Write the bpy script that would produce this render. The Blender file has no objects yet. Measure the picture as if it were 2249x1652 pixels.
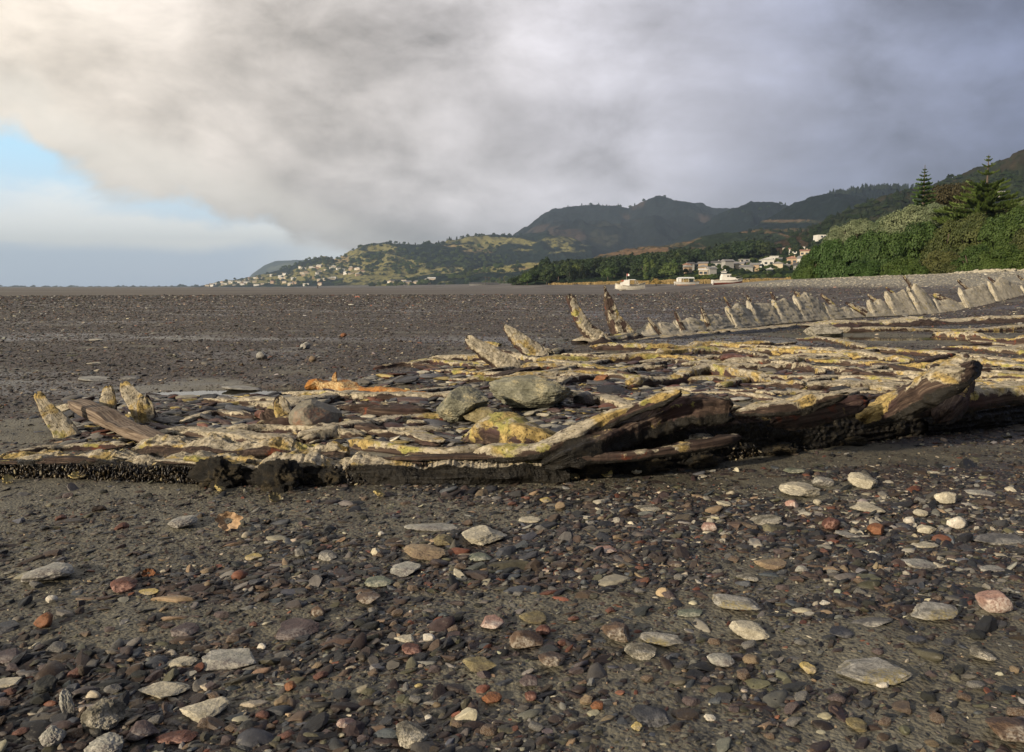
import bpy, math, random, re
import numpy as np
from mathutils import Vector, Matrix, Euler
from mathutils.bvhtree import BVHTree

S = bpy.context.scene
C = S.collection
PI = math.pi
# ---------------------------------------------------------------- camera, world, sun, exposure
EYE = 0.8
F = 1816.0                       # focal length in units of a 2249 px wide picture
UC, VC, VH = 1124.5, 826.0, 630.0
PITCH = math.atan((VC - VH) / F)
cd = bpy.data.cameras.new('camera'); cam = bpy.data.objects.new('camera', cd); C.objects.link(cam)
cam.location = (0, 0, EYE); cam.rotation_euler = (PI/2 - PITCH, 0, 0)
cd.sensor_width = 36; cd.lens = 36 * F / 2249.0
cd.clip_start = 0.05; cd.clip_end = 60000
S.camera = cam
FW = Vector((0, math.cos(PITCH), -math.sin(PITCH))); UP = Vector((0, math.sin(PITCH), math.cos(PITCH)))
def ray(u, v): return Vector((1, 0, 0)) * ((u-UC)/F) + UP * ((VC-v)/F) + FW
def gp(u, v, h=0.0):             # where the sight line meets height h
    d = ray(u, v); t = (h-EYE)/d.z
    return Vector((d.x*t, d.y*t, h))
def at(u, v, D):                 # the point at distance D ahead on that sight line
    d = ray(u, v); t = D/d.y
    return Vector((d.x*t, D, EYE + d.z*t))
def uv_of(x, y, z):
    dz = z-EYE
    f_ = y*FW.y + dz*FW.z; u_ = y*UP.y + dz*UP.z
    return UC + F*x/f_, VC - F*u_/f_

SUN = Vector((-0.70, -0.66, 0.30)).normalized()
ld = bpy.data.lights.new('sun', 'SUN'); ld.energy = 5.0; ld.angle = math.radians(2.0); ld.color = (1.0, 0.83, 0.60)
lo = bpy.data.objects.new('sun', ld); C.objects.link(lo); lo.rotation_euler = SUN.to_track_quat('Z', 'Y').to_euler()
S.view_settings.view_transform = 'Standard'; S.view_settings.look = 'None'
S.view_settings.exposure = 0.32; S.view_settings.gamma = 1.0
S.render.engine = 'CYCLES'
S.cycles.use_denoising = True
try: S.cycles.denoiser = 'OPENIMAGEDENOISE'
except Exception: pass
S.cycles.max_bounces = 5; S.cycles.diffuse_bounces = 2; S.cycles.glossy_bounces = 2
S.cycles.transmission_bounces = 3; S.cycles.volume_bounces = 0; S.cycles.transparent_max_bounces = 6
S.cycles.caustics_reflective = False; S.cycles.caustics_refractive = False

class NT:
    """small helper to write node trees as expressions"""
    def __init__(self, tree): self.t = tree; self.n = tree.nodes; self.l = tree.links
    def put(self, s, v):
        if v is None: return
        if hasattr(v, 'is_output'): self.l.new(v, s)
        else:
            if hasattr(s.default_value, '__len__') and not hasattr(v, '__len__'): v = [v]*len(s.default_value)
            if hasattr(s.default_value, '__len__') and len(s.default_value) == 4 and len(v) == 3: v = tuple(v)+(1,)
            s.default_value = v
    def math(self, op, a, b=None, c=None, clamp=False):
        n = self.n.new('ShaderNodeMath'); n.operation = op; n.use_clamp = clamp
        for i, x in enumerate((a, b, c)): self.put(n.inputs[i], x)
        return n.outputs[0]
    def vmath(self, op, a, b=None):
        n = self.n.new('ShaderNodeVectorMath'); n.operation = op
        self.put(n.inputs[0], a); self.put(n.inputs[1], b)
        return n.outputs[0]
    def mix(self, f, a, b, mode='MIX'):
        n = self.n.new('ShaderNodeMixRGB'); n.blend_type = mode
        self.put(n.inputs[0], f); self.put(n.inputs[1], a); self.put(n.inputs[2], b)
        return n.outputs[0]
    def noise(self, vec, scale, detail=4, rough=.55, dist=0.0, out=0):
        n = self.n.new('ShaderNodeTexNoise'); self.put(n.inputs['Vector'], vec)
        self.put(n.inputs['Scale'], scale); n.inputs['Detail'].default_value = detail
        n.inputs['Roughness'].default_value = rough; n.inputs['Distortion'].default_value = dist
        return n.outputs[out]
    def voro(self, vec, scale, out='Distance', feature='F1', rnd=1.0):
        n = self.n.new('ShaderNodeTexVoronoi'); n.feature = feature; self.put(n.inputs['Vector'], vec)
        n.inputs['Scale'].default_value = scale; n.inputs['Randomness'].default_value = rnd
        return n.outputs[out]
    def ramp(self, f, stops, interp='LINEAR'):
        n = self.n.new('ShaderNodeValToRGB'); n.color_ramp.interpolation = interp
        e = n.color_ramp.elements
        while len(e) < len(stops): e.new(0.5)
        for i, (p, c) in enumerate(stops):
            e[i].position = p
            if not hasattr(c, '__len__'): c = (c, c, c)
            e[i].color = (c[0], c[1], c[2], 1)
        self.put(n.inputs[0], f); return n.outputs[0]
    def step(self, f, a, b):
        n = self.n.new('ShaderNodeMapRange'); n.interpolation_type = 'SMOOTHSTEP'
        self.put(n.inputs[0], f); self.put(n.inputs[1], a); self.put(n.inputs[2], b)
        return n.outputs[0]
    def attr(self, name, out='Fac', typ='GEOMETRY'):
        n = self.n.new('ShaderNodeAttribute'); n.attribute_name = name; n.attribute_type = typ
        return n.outputs[out]
    def coord(self, k='Object'): return self.n.new('ShaderNodeTexCoord').outputs[k]
    def pos(self): return self.n.new('ShaderNodeNewGeometry').outputs['Position']
    def mapping(self, vec, scale=(1, 1, 1), rot=(0, 0, 0), loc=(0, 0, 0)):
        n = self.n.new('ShaderNodeMapping'); self.put(n.inputs['Vector'], vec)
        n.inputs['Scale'].default_value = scale; n.inputs['Rotation'].default_value = rot; n.inputs['Location'].default_value = loc
        return n.outputs[0]
    def sep(self, vec):
        n = self.n.new('ShaderNodeSeparateXYZ'); self.put(n.inputs[0], vec); return n.outputs
    def bump(self, h, strength=.5, dist=.01, normal=None):
        n = self.n.new('ShaderNodeBump'); n.inputs['Strength'].default_value = strength; n.inputs['Distance'].default_value = dist
        self.put(n.inputs['Height'], h)
        if normal is not None: self.put(n.inputs['Normal'], normal)
        return n.outputs[0]

def material(name, fn):
    m = bpy.data.materials.new(name); m.use_nodes = True
    t = NT(m.node_tree); b = m.node_tree.nodes['Principled BSDF']
    b.inputs['Specular IOR Level'].default_value = 0.35
    def setp(**k):
        for kk, v in k.items(): t.put(b.inputs[kk.replace('_', ' ')], v)
    fn(t, setp)
    return m

# world: a Nishita sky seen through a break in the cloud, the cloud a function of direction
W = bpy.data.worlds.new('World'); S.world = W; W.use_nodes = True
w = NT(W.node_tree); W.node_tree.nodes.clear()
sky = w.n.new('ShaderNodeTexSky'); sky.sky_type = 'NISHITA'; sky.sun_disc = False
sky.sun_elevation = math.asin(SUN.z); sky.sun_rotation = math.atan2(SUN.x, SUN.y)
bgs = w.n.new('ShaderNodeBackground'); w.put(bgs.inputs[0], sky.outputs[0]); bgs.inputs[1].default_value = 0.11
dirn = w.coord('Generated'); dx, dy, dz = w.sep(dirn)
# pseudo picture-free angles (radians): azimuth from +Y, elevation
azn = w.math('ARCTAN2', dx, dy); eln = w.math('ARCSINE', dz)
zc = w.math('MAXIMUM', w.math('ADD', dz, 0.16), 0.05)
cmb = w.n.new('ShaderNodeCombineXYZ'); w.put(cmb.inputs[0], w.math('DIVIDE', dx, zc)); w.put(cmb.inputs[1], w.math('DIVIDE', dy, zc))
plane = cmb.outputs[0]
n1 = w.noise(plane, 0.9, 6, .5, .3)
n2 = w.noise(w.mapping(dirn, (4.6, 4.6, 8.5)), 1.0, 10, .58, .35)
n3 = w.noise(w.mapping(dirn, (2.3, 2.3, 4.6), loc=(3, 1, 2)), 1.0, 5, .55, .3)
n4 = w.noise(w.mapping(dirn, (12, 12, 20), loc=(7, 1, 2)), 1.0, 8, .6, .3)
wn = w.math('MULTIPLY', w.math('SUBTRACT', n2, .5), 0.16)
wn2 = w.math('MULTIPLY', w.math('SUBTRACT', n4, .5), 0.05)
A2 = w.math('ADD', w.math('ADD', azn, wn), wn2); E2 = w.math('SUBTRACT', w.math('ADD', eln, w.math('MULTIPLY', wn, .45)), wn2)
def ae(u, v):
    d = ray(u, v).normalized(); return math.atan2(d.x, d.y), math.asin(d.z)
def blob(u, v, ru, rv, amp):
    a, e = ae(u, v)
    qa = w.math('DIVIDE', w.math('SUBTRACT', A2, a), ru/F); qe = w.math('DIVIDE', w.math('SUBTRACT', E2, e), rv/F)
    r2 = w.math('ADD', w.math('MULTIPLY', qa, qa), w.math('MULTIPLY', qe, qe))
    return w.math('MULTIPLY', w.math('EXPONENT', w.math('MULTIPLY', r2, -1.0)), amp)
def total(bl):
    s = blob(*bl[0])
    for b in bl[1:]: s = w.math('ADD', s, blob(*b))
    return s
azr = w.math('MULTIPLY_ADD', A2, 1/1.24, 0.5)
cloud = w.ramp(azr, [(0.0, (.72, .63, .52)), (.22, (.63, .565, .50)), (.45, (.50, .47, .465)), (.62, (.42, .41, .445)), (.80, (.25, .265, .34)), (1.0, (.135, .16, .25))])
light = total([(1200, 110, 190, 90, .16), (1480, 330, 170, 80, .22), (1120, 450, 220, 60, .18), (560, 560, 190, 50, .40),
               (40, 250, 240, 60, .22), (900, 260, 260, 120, .06), (330, 350, 260, 60, .12), (1700, 140, 260, 60, .08),
               (1460, 420, 160, 50, .25), (2180, 150, 120, 60, .16),
               (700, 0, 700, 70, -.20), (1350, 60, 250, 50, -.05), (520, 210, 170, 90, -.09), (900, 420, 330, 60, -.10),
               (1880, 330, 320, 60, -.14), (1350, 380, 90, 90, -.07), (2100, 30, 300, 50, -.12), (760, 520, 220, 26, -.10),
               (1250, 230, 160, 40, -.08), (1650, 400, 300, 40, -.10), (2000, 400, 300, 50, -.12)])
light = w.math('ADD', w.math('ADD', w.math('MULTIPLY', light, 1.15), 1.03), w.math('MULTIPLY', w.math('SUBTRACT', n3, .5), 1.1))
light = w.math('ADD', light, w.math('MULTIPLY', w.math('SUBTRACT', n2, .5), 1.75))
light = w.math('ADD', light, w.math('MULTIPLY', w.math('SUBTRACT', n4, .5), .75))
cloud = w.mix(1.0, cloud, w.math('MULTIPLY', light, 1.18), 'MULTIPLY')
# the break in the cloud: below a slanting edge at the left
slope_pts = [(-400, 180), (0, 300), (130, 375), (250, 420), (430, 430), (520, 490), (600, 550), (900, 640)]
a0 = ae(-400, 300)[0]; a1 = ae(900, 600)[0]
stops = [((ae(u, v)[0]-a0)/(a1-a0), ae(u, v)[1]/0.4) for u, v in slope_pts]
edge = w.ramp(w.math('DIVIDE', w.math('SUBTRACT', A2, a0), a1-a0), [(max(0, min(1, p)), q) for p, q in stops], 'EASE')
dE = w.math('SUBTRACT', E2, w.math('MULTIPLY', edge, 0.4))
mask = w.step(dE, -0.014, 0.014)
rim = w.math('MULTIPLY', w.step(w.math('ABSOLUTE', w.math('SUBTRACT', dE, .03)), .05, .0), w.step(azn, .0, -.25))
cloud = w.mix(w.math('MULTIPLY', rim, .55), cloud, (.86, .80, .70))
mask = w.math('MAXIMUM', mask, w.step(azn, .0, .12))
mask = w.math('MAXIMUM', mask, w.step(w.math('MULTIPLY', azn, -1), 1.4, 1.9))
thin = w.mix(w.step(eln, 0.03, 0.16), (.74, .80, .88), (.45, .73, .93))
thin = w.mix(w.step(total([(120, 440, 170, 40, .7), (480, 575, 240, 45, 1.2), (40, 500, 300, 26, .5), (300, 520, 260, 40, .7)]), .2, .9), thin, (.92, .92, .90))
lowb = w.math('MULTIPLY', w.step(w.math('ADD', eln, w.math('MULTIPLY', wn, .25)), 0.052, 0.034), w.step(azn, -.16, -.34))
thin = w.mix(w.math('MULTIPLY', lowb, .9), thin, (.52, .63, .80))
bgt = w.n.new('ShaderNodeBackground'); w.put(bgt.inputs[0], thin); bgt.inputs[1].default_value = 1.3
bgc = w.n.new('ShaderNodeBackground'); w.put(bgc.inputs[0], cloud); w.put(bgc.inputs[1], w.math('SUBTRACT', 1.0, w.math('MULTIPLY', w.math('MAXIMUM', w.step(eln, .45, .95), w.step(w.math('ABSOLUTE', azn), 1.0, 1.9)), .55)))  # unseen cloud overhead and behind is dimmed to sharpen the sun's contrast
ms0 = w.n.new('ShaderNodeMixShader'); ms0.inputs[0].default_value = .8
w.l.new(bgs.outputs[0], ms0.inputs[1]); w.l.new(bgt.outputs[0], ms0.inputs[2])
ms = w.n.new('ShaderNodeMixShader'); w.put(ms.inputs[0], mask)
w.l.new(ms0.outputs[0], ms.inputs[1]); w.l.new(bgc.outputs[0], ms.inputs[2])
wo = w.n.new('ShaderNodeOutputWorld'); w.l.new(ms.outputs[0], wo.inputs[0])
W.cycles.sampling_method = 'MANUAL'; W.cycles.sample_map_resolution = 512

# ---------------------------------------------------------------- helpers
def _hash(ix, iy, iz, seed):
    h = (ix.astype(np.int64)*374761393 + iy.astype(np.int64)*668265263 + iz.astype(np.int64)*2147483647 + seed*974711) & 0xffffffff
    h = ((h ^ (h >> 13))*1274126177) & 0xffffffff
    h = ((h ^ (h >> 16))*2246822519) & 0xffffffff
    return ((h ^ (h >> 15)) & 0xffffff)/float(0xffffff)
def vnoise(x, y, z, seed=0):
    ix, iy, iz = np.floor(x), np.floor(y), np.floor(z)
    fx, fy, fz = x-ix, y-iy, z-iz
    fx, fy, fz = [f*f*f*(f*(f*6-15)+10) for f in (fx, fy, fz)]
    r = 0
    for a in (0, 1):
        for b in (0, 1):
            for c in (0, 1):
                r = r + _hash(ix+a, iy+b, iz+c, seed)*(fx if a else 1-fx)*(fy if b else 1-fy)*(fz if c else 1-fz)
    return r*2-1
def vnoise2(x, y, seed=0):
    ix, iy = np.floor(x), np.floor(y); z = ix*0
    fx, fy = x-ix, y-iy
    fx, fy = [f*f*f*(f*(f*6-15)+10) for f in (fx, fy)]
    r = 0
    for a in (0, 1):
        for b in (0, 1):
            r = r + _hash(ix+a, iy+b, z, seed)*(fx if a else 1-fx)*(fy if b else 1-fy)
    return r*2-1
def fbm(x, y, z, o=4, seed=0, g=.5):
    s, a, n = 0, 1, 0
    for i in range(o):
        s = s + a*vnoise(x, y, z, seed+i*17); n += a; a *= g; x, y, z = x*2.03+5.1, y*2.03+1.7, z*2.03+9.2
    return s/n
def fbm2(x, y, o=4, seed=0, g=.5):
    s, a, n = 0, 1, 0
    for i in range(o):
        s = s + a*vnoise2(x, y, seed+i*17); n += a; a *= g; x, y = x*2.03+5.1, y*2.03+1.7
    return s/n
def sstep(x, a, b):
    t = np.clip((x-a)/(b-a), 0, 1); return t*t*(3-2*t)

def mesh(name, V, Fc, mat=None, smooth=True, attrs=None):
    """V (n,3), Fc (m,3|4) int or list of arrays of both"""
    V = np.asarray(V, np.float32)
    if not isinstance(Fc, list): Fc = [Fc]
    Fc = [np.asarray(f, np.int32) for f in Fc if len(f)]
    me = bpy.data.meshes.new(name)
    me.vertices.add(len(V)); me.vertices.foreach_set('co', V.ravel())
    loops = np.concatenate([f.ravel() for f in Fc]); tot = np.concatenate([np.full(len(f), f.shape[1], np.int32) for f in Fc])
    st = np.concatenate([[0], np.cumsum(tot)[:-1]]).astype(np.int32)
    me.loops.add(len(loops)); me.loops.foreach_set('vertex_index', loops)
    me.polygons.add(len(tot)); me.polygons.foreach_set('loop_start', st); me.polygons.foreach_set('loop_total', tot)
    me.update(calc_edges=True)
    me.polygons.foreach_set('use_smooth', np.full(len(tot), bool(smooth)))
    for k, a in (attrs or {}).items():
        a = np.asarray(a, np.float32)
        if a.ndim == 1: at_ = me.attributes.new(k, 'FLOAT', 'POINT'); at_.data.foreach_set('value', a)
        else:
            if a.shape[1] == 3: a = np.concatenate([a, np.ones((len(a), 1), np.float32)], 1)
            at_ = me.attributes.new(k, 'FLOAT_COLOR', 'POINT'); at_.data.foreach_set('color', a.ravel())
    if mat: me.materials.append(mat)
    return me
def obj(name, me, parent=None, loc=None, rot=None, scale=None):
    o = bpy.data.objects.new(name, me); C.objects.link(o)
    if parent: o.parent = parent
    if loc is not None: o.location = loc
    if rot is not None: o.rotation_euler = rot
    if scale is not None: o.scale = scale
    return o
def tag(o, label=None, cat=None, group=None, kind=None):
    if label: o['label'] = label
    if cat: o['category'] = cat
    if group: o['group'] = group
    if kind: o['kind'] = kind
    return o
def empty(name, loc, rz=0): return obj(name, None, None, loc, (0, 0, rz))
def copy_tree(o, parent=None):
    c = o.copy(); C.objects.link(c); c.parent = parent
    for ch in o.children: copy_tree(ch, c)
    return c
def grid_faces(nu, nv, wrap=False):
    a = np.arange(nu*nv).reshape(nu, nv)
    if wrap: a = np.concatenate([a, a[:, :1]], 1)
    return np.stack([a[:-1, :-1], a[1:, :-1], a[1:, 1:], a[:-1, 1:]], -1).reshape(-1, 4)
class MB:
    """collects simple solids into one mesh"""
    def __init__(s): s.V = []; s.F3 = []; s.F4 = []; s.n = 0
    def add(s, V, Fs):
        V = np.asarray(V, float).reshape(-1, 3); s.V.append(V)
        for f in Fs: (s.F4 if len(f) == 4 else s.F3).append([i+s.n for i in f])
        s.n += len(V)
    def box(s, c, d, rz=0):
        x, y, z = [k/2 for k in d]
        P = np.array([(-x, -y, -z), (x, -y, -z), (x, y, -z), (-x, y, -z), (-x, -y, z), (x, -y, z), (x, y, z), (-x, y, z)])
        cs, sn = math.cos(rz), math.sin(rz)
        P = np.stack([P[:, 0]*cs-P[:, 1]*sn, P[:, 0]*sn+P[:, 1]*cs, P[:, 2]], 1)+np.array(c)
        s.add(P, [(0, 3, 2, 1), (4, 5, 6, 7), (0, 1, 5, 4), (1, 2, 6, 5), (2, 3, 7, 6), (3, 0, 4, 7)])
    def tube(s, pts, r, k=8):
        pts = [Vector(p) for p in pts]; rs = r if hasattr(r, '__len__') else [r]*len(pts)
        V = []
        for i, p in enumerate(pts):
            t = (pts[min(i+1, len(pts)-1)]-pts[max(i-1, 0)]).normalized()
            a = t.orthogonal().normalized() if i == 0 else (a-t*a.dot(t)).normalized()
            b = t.cross(a)
            for j in range(k):
                th = 2*PI*j/k; V.append(p+(a*math.cos(th)+b*math.sin(th))*rs[i])
        n = len(pts)
        Fs = [(i*k+j, i*k+(j+1) % k, (i+1)*k+(j+1) % k, (i+1)*k+j) for i in range(n-1) for j in range(k)]
        V.append(pts[0]); V.append(pts[-1])
        Fs += [(n*k, (j+1) % k, j) for j in range(k)] + [(n*k+1, (n-1)*k+j, (n-1)*k+(j+1) % k) for j in range(k)]
        s.add([tuple(v) for v in V], Fs)
    def prism(s, poly, y0, y1):          # poly in xz, extruded along y
        n = len(poly)
        V = [(x, y0, z) for x, z in poly]+[(x, y1, z) for x, z in poly]
        V += [(sum(p[0] for p in poly)/n, y0, sum(p[1] for p in poly)/n), (sum(p[0] for p in poly)/n, y1, sum(p[1] for p in poly)/n)]
        Fs = [(i, (i+1) % n, n+(i+1) % n, n+i) for i in range(n)]
        Fs += [(2*n, (i+1) % n, i) for i in range(n)]+[(2*n+1, n+i, n+(i+1) % n) for i in range(n)]
        s.add(V, Fs)
    def build(s, name, mat, parent=None, smooth=False, **k):
        Fs = []
        if s.F3: Fs.append(np.array(s.F3))
        if s.F4: Fs.append(np.array(s.F4))
        return obj(name, mesh(name, np.concatenate(s.V), Fs, mat, smooth), parent, **k)
def ico(sub):
    import bmesh
    bm = bmesh.new(); bmesh.ops.create_icosphere(bm, subdivisions=sub, radius=1)
    V = np.array([v.co[:] for v in bm.verts]); Fc = np.array([[v.index for v in f.verts] for f in bm.faces]); bm.free()
    return V, Fc
ICO = {k: ico(k) for k in (1, 2, 3, 4, 5, 6)}

# ---------------------------------------------------------------- materials of the shore
def m_ground(t, setp):
    P = t.pos(); x, y, z = t.sep(P)
    mud = t.attr('mud'); far = t.attr('far'); beach = t.attr('beach'); wet = t.attr('wet')
    a = t.noise(P, 2.3, 8, .6); b = t.noise(P, 38, 5, .65); c = t.noise(P, 220, 3, .6)
    mudc = t.ramp(t.math('ADD', t.math('MULTIPLY', a, .5), t.math('MULTIPLY', b, .5)), [(.28, (.040, .037, .030)), (.46, (.115, .108, .084)), (.68, (.22, .21, .165))])
    mudc = t.mix(t.step(c, .56, .72), mudc, (.05, .045, .04))
    vc = t.voro(P, 95, 'Color'); vd = t.voro(P, 95, 'Distance'); vr = t.sep(vc)[0]
    grit = t.ramp(vr, [(0, (.022, .021, .023)), (.35, (.045, .038, .038)), (.6, (.07, .055, .045)), (.8, (.085, .08, .078)), (.93, (.12, .07, .045)), (1, (.25, .23, .18))])
    near = t.mix(t.step(t.math('ADD', mud, t.math('MULTIPLY', t.math('SUBTRACT', b, .5), .9)), .3, .62), grit, mudc)
    Q = t.mapping(P, (.055, .30, 1)); st = t.noise(Q, 1, 6, .6, .4)
    farc = t.ramp(st, [(.34, (.055, .046, .038)), (.47, (.085, .070, .052)), (.56, (.12, .10, .078)), (.68, (.17, .15, .12))])
    strip = t.noise(t.mapping(P, (.004, .028, 1), rot=(0, 0, .03)), 1, 4, .5, .2)
    farc = t.mix(t.math('MULTIPLY', t.step(strip, .53, .60), .8), farc, (.17, .155, .135))
    fine = t.noise(t.mapping(P, (1.2, 1.2, 1)), 3, 6, .75)
    farc = t.mix(1.0, farc, t.ramp(fine, [(.3, .6), (.7, 1.35)]), 'MULTIPLY')
    col = t.mix(far, near, farc)
    bn = t.noise(P, 9, 8, .8)
    bc = t.ramp(bn, [(.3, (.13, .125, .105)), (.5, (.235, .225, .19)), (.7, (.35, .335, .285))])
    bc = t.mix(t.step(t.noise(t.mapping(P, (.25, .1, 2.5)), 1, 4), .5, .6), bc, (.21, .20, .18))
    col = t.mix(beach, col, bc)
    olive = t.attr('algae'); col = t.mix(t.math('MULTIPLY', olive, t.step(a, .35, .6)), col, (.075, .072, .03))
    setp(Base_Color=col, Roughness=t.math('SUBTRACT', t.math('MULTIPLY_ADD', b, .3, .50), t.math('MULTIPLY', wet, .30)))
    h = t.math('ADD', t.math('MULTIPLY', b, .6), t.math('MULTIPLY', c, .25))
    h = t.math('SUBTRACT', h, t.math('MULTIPLY', vd, .5))
    setp(Normal=t.bump(h, .8, .010))
M_ground = material('shore ground', m_ground)

def m_stone(t, setp):
    col = t.attr('col', 'Color', 'INSTANCER'); P = t.pos()
    n = t.noise(P, 60, 5, .65); n2 = t.noise(P, 420, 2, .6)
    c = t.mix(1.0, col, t.ramp(t.math('ADD', t.math('MULTIPLY', n, .7), t.math('MULTIPLY', n2, .3)), [(.3, .55), (.5, 1.0), (.72, 1.55)]), 'MULTIPLY')
    c = t.mix(t.step(n, .60, .72), c, t.mix(.5, c, (.22, .21, .18)))
    setp(Base_Color=c, Roughness=t.ramp(n, [(.35, .38), (.65, .75)]), Normal=t.bump(t.math('ADD', n, t.math('MULTIPLY', n2, .4)), .5, .004))
M_gravel = material('gravel stone', m_stone)

def stone_mat(name, c1, c2, c3=None, stripes=0, rough=(.45, .8), scale=14, bump=.5):
    def fn(t, setp):
        O = t.coord('Object')
        V = t.mapping(O, (1, 1, 1) if not stripes else (1, 1.0, stripes), rot=(0, .15, .3) if stripes else (0, 0, 0))
        n = t.noise(V, scale, 8, .66, .3); n2 = t.noise(O, scale*9, 4, .7); n3 = t.noise(O, scale*.6, 3, .5)
        c = t.mix(t.step(n, .38, .62), c1, c2)
        if c3: c = t.mix(t.math('MULTIPLY', t.step(n3, .48, .60), t.step(n2, .36, .6)), c, c3)
        c = t.mix(1.0, c, t.ramp(n2, [(.28, .45), (.5, 1.0), (.75, 1.4)]), 'MULTIPLY')
        pit = t.step(t.voro(O, scale*7, 'Distance'), .18, .05)
        c = t.mix(t.math('MULTIPLY', pit, .5), c, (.03, .028, .025))
        setp(Base_Color=c, Roughness=t.ramp(n2, [(.3, rough[0]), (.7, rough[1])]),
             Normal=t.bump(t.math('ADD', t.math('MULTIPLY', n, .9), t.math('MULTIPLY', n2, .6)), bump, .012))
    return material(name, fn)
SM = dict(
    cream=stone_mat('cream stone', (.40, .37, .29), (.60, .56, .45), (.24, .22, .17)),
    white=stone_mat('white shell stone', (.55, .52, .45), (.70, .67, .60), (.4, .36, .3)),
    pale=stone_mat('pale grey stone', (.26, .26, .235), (.46, .45, .41), (.12, .11, .11)),
    grey=stone_mat('grey stone', (.10, .10, .10), (.19, .185, .18), (.30, .29, .26)),
    green=stone_mat('grey green stone', (.12, .14, .11), (.24, .26, .20), (.32, .32, .26)),
    slate=stone_mat('dark slate', (.03, .032, .038), (.07, .072, .08), (.11, .11, .115), stripes=4, rough=(.3, .6)),
    purple=stone_mat('purple slate', (.065, .048, .052), (.12, .09, .09), (.19, .17, .165), stripes=3),
    red=stone_mat('red stone', (.09, .04, .03), (.15, .065, .05), (.28, .17, .14)),
    orange=stone_mat('orange stone', (.17, .07, .03), (.25, .12, .06), (.2, .09, .05)),
    brown=stone_mat('brown stone', (.085, .055, .038), (.16, .11, .075), (.30, .27, .23), rough=(.35, .6)),
    tan=stone_mat('tan stone', (.22, .165, .105), (.34, .27, .18), (.15, .11, .08)),
    ochre=stone_mat('ochre stone', (.15, .125, .06), (.30, .26, .15), (.09, .075, .05)),
    pink=stone_mat('pink stone', (.30, .18, .15), (.40, .28, .24), (.46, .40, .36)),
    yellow=stone_mat('yellow shell', (.42, .33, .12), (.55, .46, .24), (.3, .26, .2)),
    streak=stone_mat('streaked stone', (.17, .165, .15), (.42, .41, .38), (.22, .19, .10), stripes=6),
    barnacle=stone_mat('barnacled stone', (.13, .12, .095), (.36, .34, .28), (.50, .47, .40), scale=24, bump=.9),
    boulder=stone_mat('boulder', (.17, .155, .12), (.27, .25, .20), (.22, .13, .09), scale=7, bump=.6),
    lump=stone_mat('concreted lump', (.15, .15, .11), (.27, .265, .20), (.36, .32, .20), scale=11, bump=1.0),
    black=stone_mat('black stone', (.018, .02, .018), (.04, .042, .04)),
    rust=stone_mat('rusty iron', (.28, .11, .025), (.50, .24, .06), (.50, .40, .22), scale=9, bump=.9))

def m_wreck(t, setp):
    O = t.coord('Object'); crust = t.attr('crust'); dark = t.attr('dark'); gr = t.attr('grain', 'Color')
    n = t.noise(O, 7, 8, .62, .3); n2 = t.noise(O, 34, 6, .68, .4); n3 = t.noise(O, 2.6, 4, .55); n4 = t.noise(O, 160, 3, .65)
    g = t.noise(t.mapping(gr, (3, 90, 90)), 1, 6, .62, .5)
    wood = t.ramp(g, [(.30, (.014, .010, .009)), (.45, (.042, .028, .024)), (.58, (.095, .066, .052)), (.72, (.22, .175, .135))])
    wood = t.mix(t.step(n3, .52, .66), wood, t.mix(.55, wood, (.085, .045, .05)))
    wood = t.mix(t.math('MULTIPLY', t.step(t.noise(O, 4.4, 5, .6, 1.0), .63, .72), .8), wood, (.23, .055, .022))
    cem = t.ramp(n2, [(.3, (.13, .11, .08)), (.46, (.39, .345, .255)), (.66, (.64, .58, .46))])
    yel = t.ramp(n2, [(.32, (.10, .08, .035)), (.48, (.38, .28, .11)), (.62, (.58, .44, .18)), (.8, (.62, .52, .31))])
    yel = t.mix(t.step(t.noise(O, 5, 3), .5, .62), yel, t.mix(.6, yel, (.36, .38, .11)))
    lich = t.mix(t.step(t.math('ADD', t.math('MULTIPLY', n, .6), t.math('MULTIPLY', n3, .4)), t.math('SUBTRACT', .58, t.math('MULTIPLY', t.attr('yellow'), .13)), t.math('SUBTRACT', .64, t.math('MULTIPLY', t.attr('yellow'), .13))), cem, yel)
    lich = t.mix(t.math('MULTIPLY', t.step(t.voro(O, 42, 'Distance'), .25, .12), .75), lich, (.045, .038, .034))
    lich = t.mix(t.step(n2, .36, .30), lich, (.05, .042, .036))
    m = t.step(t.math('ADD', crust, t.math('MULTIPLY', t.math('SUBTRACT', n, .5), 3.4)), .42, .56)
    m = t.math('MULTIPLY', m, t.step(t.math('ADD', n4, t.math('MULTIPLY', n2, .5)), .52, .66))
    c = t.mix(m, wood, lich)
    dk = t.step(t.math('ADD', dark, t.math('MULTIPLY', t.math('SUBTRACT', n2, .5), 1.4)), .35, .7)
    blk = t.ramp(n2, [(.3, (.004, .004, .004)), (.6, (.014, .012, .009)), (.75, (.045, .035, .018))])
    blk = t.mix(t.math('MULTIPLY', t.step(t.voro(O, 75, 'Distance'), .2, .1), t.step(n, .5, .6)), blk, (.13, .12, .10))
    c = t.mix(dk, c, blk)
    setp(Base_Color=c, Roughness=t.mix(dk, .85, t.ramp(n2, [(.4, .30), (.6, .8)])))
    h = t.math('ADD', t.math('MULTIPLY', t.math('MULTIPLY', n2, t.math('MULTIPLY_ADD', m, .7, .3)), 1.0), t.math('MULTIPLY', n4, .35))
    h = t.math('ADD', h, t.math('MULTIPLY', g, .6))
    setp(Normal=t.bump(h, .9, .014))
M_wreck = material('crusted wreck timber', m_wreck)

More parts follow.
